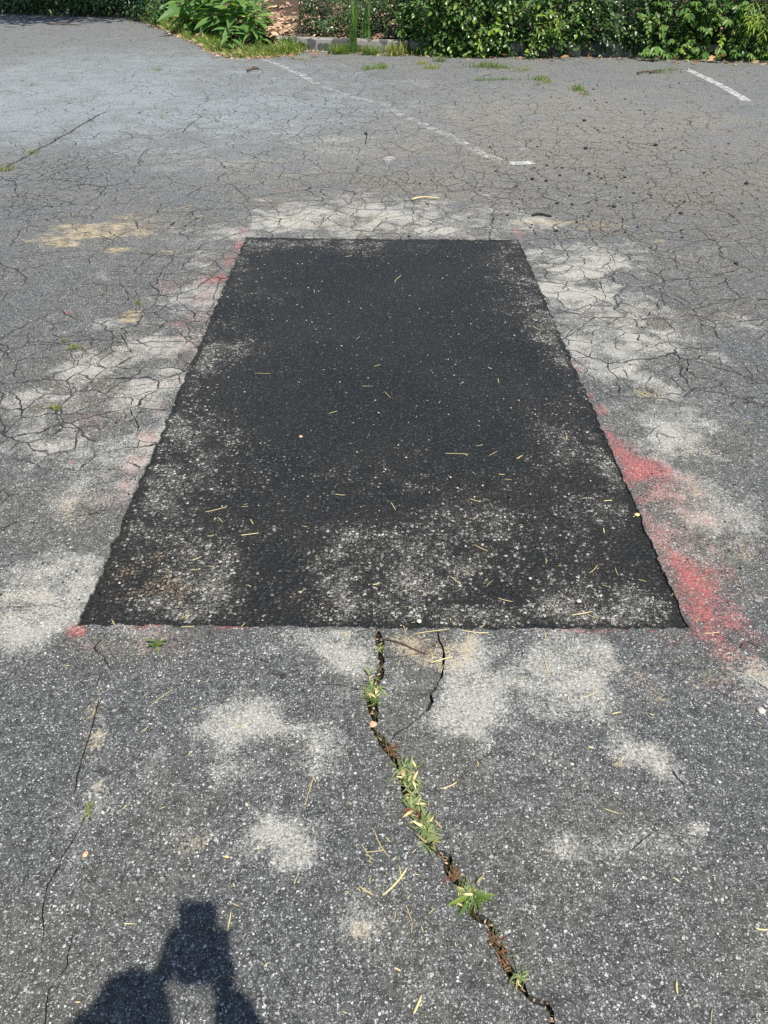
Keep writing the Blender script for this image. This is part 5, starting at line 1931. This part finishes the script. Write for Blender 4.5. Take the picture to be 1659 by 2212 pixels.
# arms: shoulders, elbows, wrists (hands on the lower half of the phone)
wr = {}
for s, sh, el in ((-1, (X0 - .19, Y0, 1.49), (-.19, Y0 + .22, 1.30)), (1, (X0 + .19, Y0, 1.49), (.126, Y0 + .16, 1.25))):
    wrist = cam_pt((CU0 - .036) if s < 0 else (CU1 + .012), HV - (.004 if s < 0 else .014), .030)
    a = add(sh, .066, upch)
    m = add(Vector(sh).lerp(Vector(el), .55), .050, a)
    e = add(el, .043, m)
    f = add(Vector(el).lerp(wrist, .45), .044, e)
    w = add(wrist, .034, f)
    wr[s] = wrist
for s in (-1, 1):
    hip = add((X0 + s * .095, Y0, .95), .10, pel)
    th = add((X0 + s * .105, Y0 + .015, .75), .084, hip)
    kn = add((X0 + s * .11, Y0 + .02, .52), .058, th)
    cf = add((X0 + s * .115, Y0 - .015, .36), .055, kn)
    an = add((X0 + s * .12, Y0 - .03, .09), .038, cf)
    toe = add((X0 + s * .14, Y0 + .10, .035), .034, an)
body = skin_mesh('body', V, E, Rr, M['skin'], proot, (PX, PY, 0))
# clothes as loose shells round the same skeleton
def shell(name, pick, grow, mat):
    idx = {k: i for i, k in enumerate(pick)}
    v = [V[k] for k in pick]
    e = [(idx[a], idx[b]) for a, b in E if a in idx and b in idx]
    r = [tuple(x + grow for x in (Rr[k] if isinstance(Rr[k], tuple) else (Rr[k], Rr[k]))) for k in pick]
    return skin_mesh(name, v, e, r, mat, proot, (PX, PY, 0))


shell('shirt', [pel, waist, chest, upch] + [5, 6, 7, 8, 10, 11, 12, 13], .016, M['shirt'])
legs0 = len(V) - 12
shell('trousers', [pel] + [legs0 + k for k in (0, 1, 2, 3, 4, 6, 7, 8, 9, 10)], .014, M['trousers'])
for s, k in ((-1, legs0 + 4), (1, legs0 + 10)):
    a = Vector(V[k])
    t = Vector(V[k + 1])
    skin_mesh('shoe', [a + Vector((0, -.05, -.045)), a + Vector((0, .04, -.045)), t + Vector((0, .03, 0)), t + Vector((0, .08, -.002))], [(0, 1), (1, 2), (2, 3)], [.042, .045, .042, .03], M['shoe'], proot, (PX, PY, 0))

# head with brow, nose, mouth, chin and ears, tilted down towards the screen
hc = Vector((X0, Y0 + .025, 1.70))
bm = bmesh.new()
bmesh.ops.create_uvsphere(bm, u_segments=28, v_segments=20, radius=1)
for v in bm.verts:
    c = v.co.copy()
    x, y, z = c
    sx = .074 * (1 - .16 * max(0, -z))
    fx = x * sx
    fy_ = y * .095
    fz = z * .115
    if y > 0:
        fy_ *= 1 - .10 * max(0, z)
        nose = math.exp(-((x / .16) ** 2)) * math.exp(-(((z + .12) / .22) ** 2))
        fy_ += .020 * nose * (y > .6)
        fy_ -= .009 * math.exp(-(((abs(x) - .38) / .16) ** 2) - ((z - .06) / .13) ** 2)
        fy_ += .006 * math.exp(-((x / .30) ** 2) - ((z + .42) / .07) ** 2)
        fy_ -= .004 * math.exp(-((x / .34) ** 2) - ((z + .50) / .035) ** 2)
        fy_ += .010 * math.exp(-((x / .3) ** 2) - ((z + .82) / .14) ** 2)
    v.co = (fx, fy_, fz)
tilt = Matrix.Rotation(R(-32), 4, 'X')
bmesh.ops.transform(bm, matrix=tilt, verts=bm.verts)
head = bm_obj('head', bm, M['skin'], proot)
head.location = hc - Vector((PX, PY, 0))
for s in (-1, 1):
    bm = bmesh.new()
    bmesh.ops.create_uvsphere(bm, u_segments=12, v_segments=8, radius=1)
    for v in bm.verts:
        v.co = Vector((v.co.x * .010 + s * .076, v.co.y * .020 - .005, v.co.z * .032 - .005))
    bmesh.ops.transform(bm, matrix=tilt, verts=bm.verts)
    o = bm_obj('ear', bm, M['skin'], head)
    bm = bmesh.new()
    bmesh.ops.create_uvsphere(bm, u_segments=12, v_segments=8, radius=.0125)
    bmesh.ops.translate(bm, verts=bm.verts, vec=(s * .030, .078, .006))
    bmesh.ops.transform(bm, matrix=tilt, verts=bm.verts)
    bm_obj('eye', bm, M['stone'], head)
bm = bmesh.new()
bmesh.ops.create_uvsphere(bm, u_segments=28, v_segments=20, radius=1)
for v in bm.verts:
    x, y, z = v.co
    k = 1.07 + .03 * mnoise.noise(Vector((x * 6, y * 6, z * 6)))
    hairline = y > .35 and z < .45
    k = .9 if hairline or z < -.45 else k
    v.co = (x * .076 * k, y * .097 * k - .004, z * .117 * k + .003)
bmesh.ops.transform(bm, matrix=tilt, verts=bm.verts)
bm_obj('hair', bm, M['hair'], head)

# hands: palm behind the phone's edge, four fingers over the back, thumb on the front edge
for s in (-1, 1):
    w = wr[s]
    edge = CU0 if s < 0 else CU1
    pv = [w, cam_pt(edge + s * .022, HV + .000, .036), cam_pt(edge + s * .016, HV + .030, .028)]
    verts = list(pv)
    edges = [(0, 1), (1, 2)]
    rad = [.026, (.019, .030), (.014, .028)]
    for k, L in enumerate((.062, .068, .064, .050)):
        vv = HV + .066 - k * .019
        base = cam_pt(edge + s * .014, vv, .022)
        p1 = cam_pt(edge + s * .013, vv + .004, -.003)
        p2 = cam_pt(edge - s * .012, vv + .007, -.0105)
        p3 = cam_pt(edge - s * (.012 + L * .28), vv + .008, -.0095)
        if s < 0 and k == 0:
            pass
        i = len(verts)
        verts += [base, p1, p2, p3]
        edges += [(2, i), (i, i + 1), (i + 1, i + 2), (i + 2, i + 3)]
        rad += [.0095, .0088, .008, .0068]
    i = len(verts)
    verts += [cam_pt(edge + s * .022, HV + .018, .040), cam_pt(edge + s * .010, HV + .048, .034), cam_pt(edge - s * .012, HV + .066, .0245)]
    edges += [(1, i), (i, i + 1), (i + 1, i + 2)]
    rad += [.0125, .0105, .0085]
    skin_mesh('hand', verts, edges, rad, M['skin'], proot, (PX, PY, 0), 2)
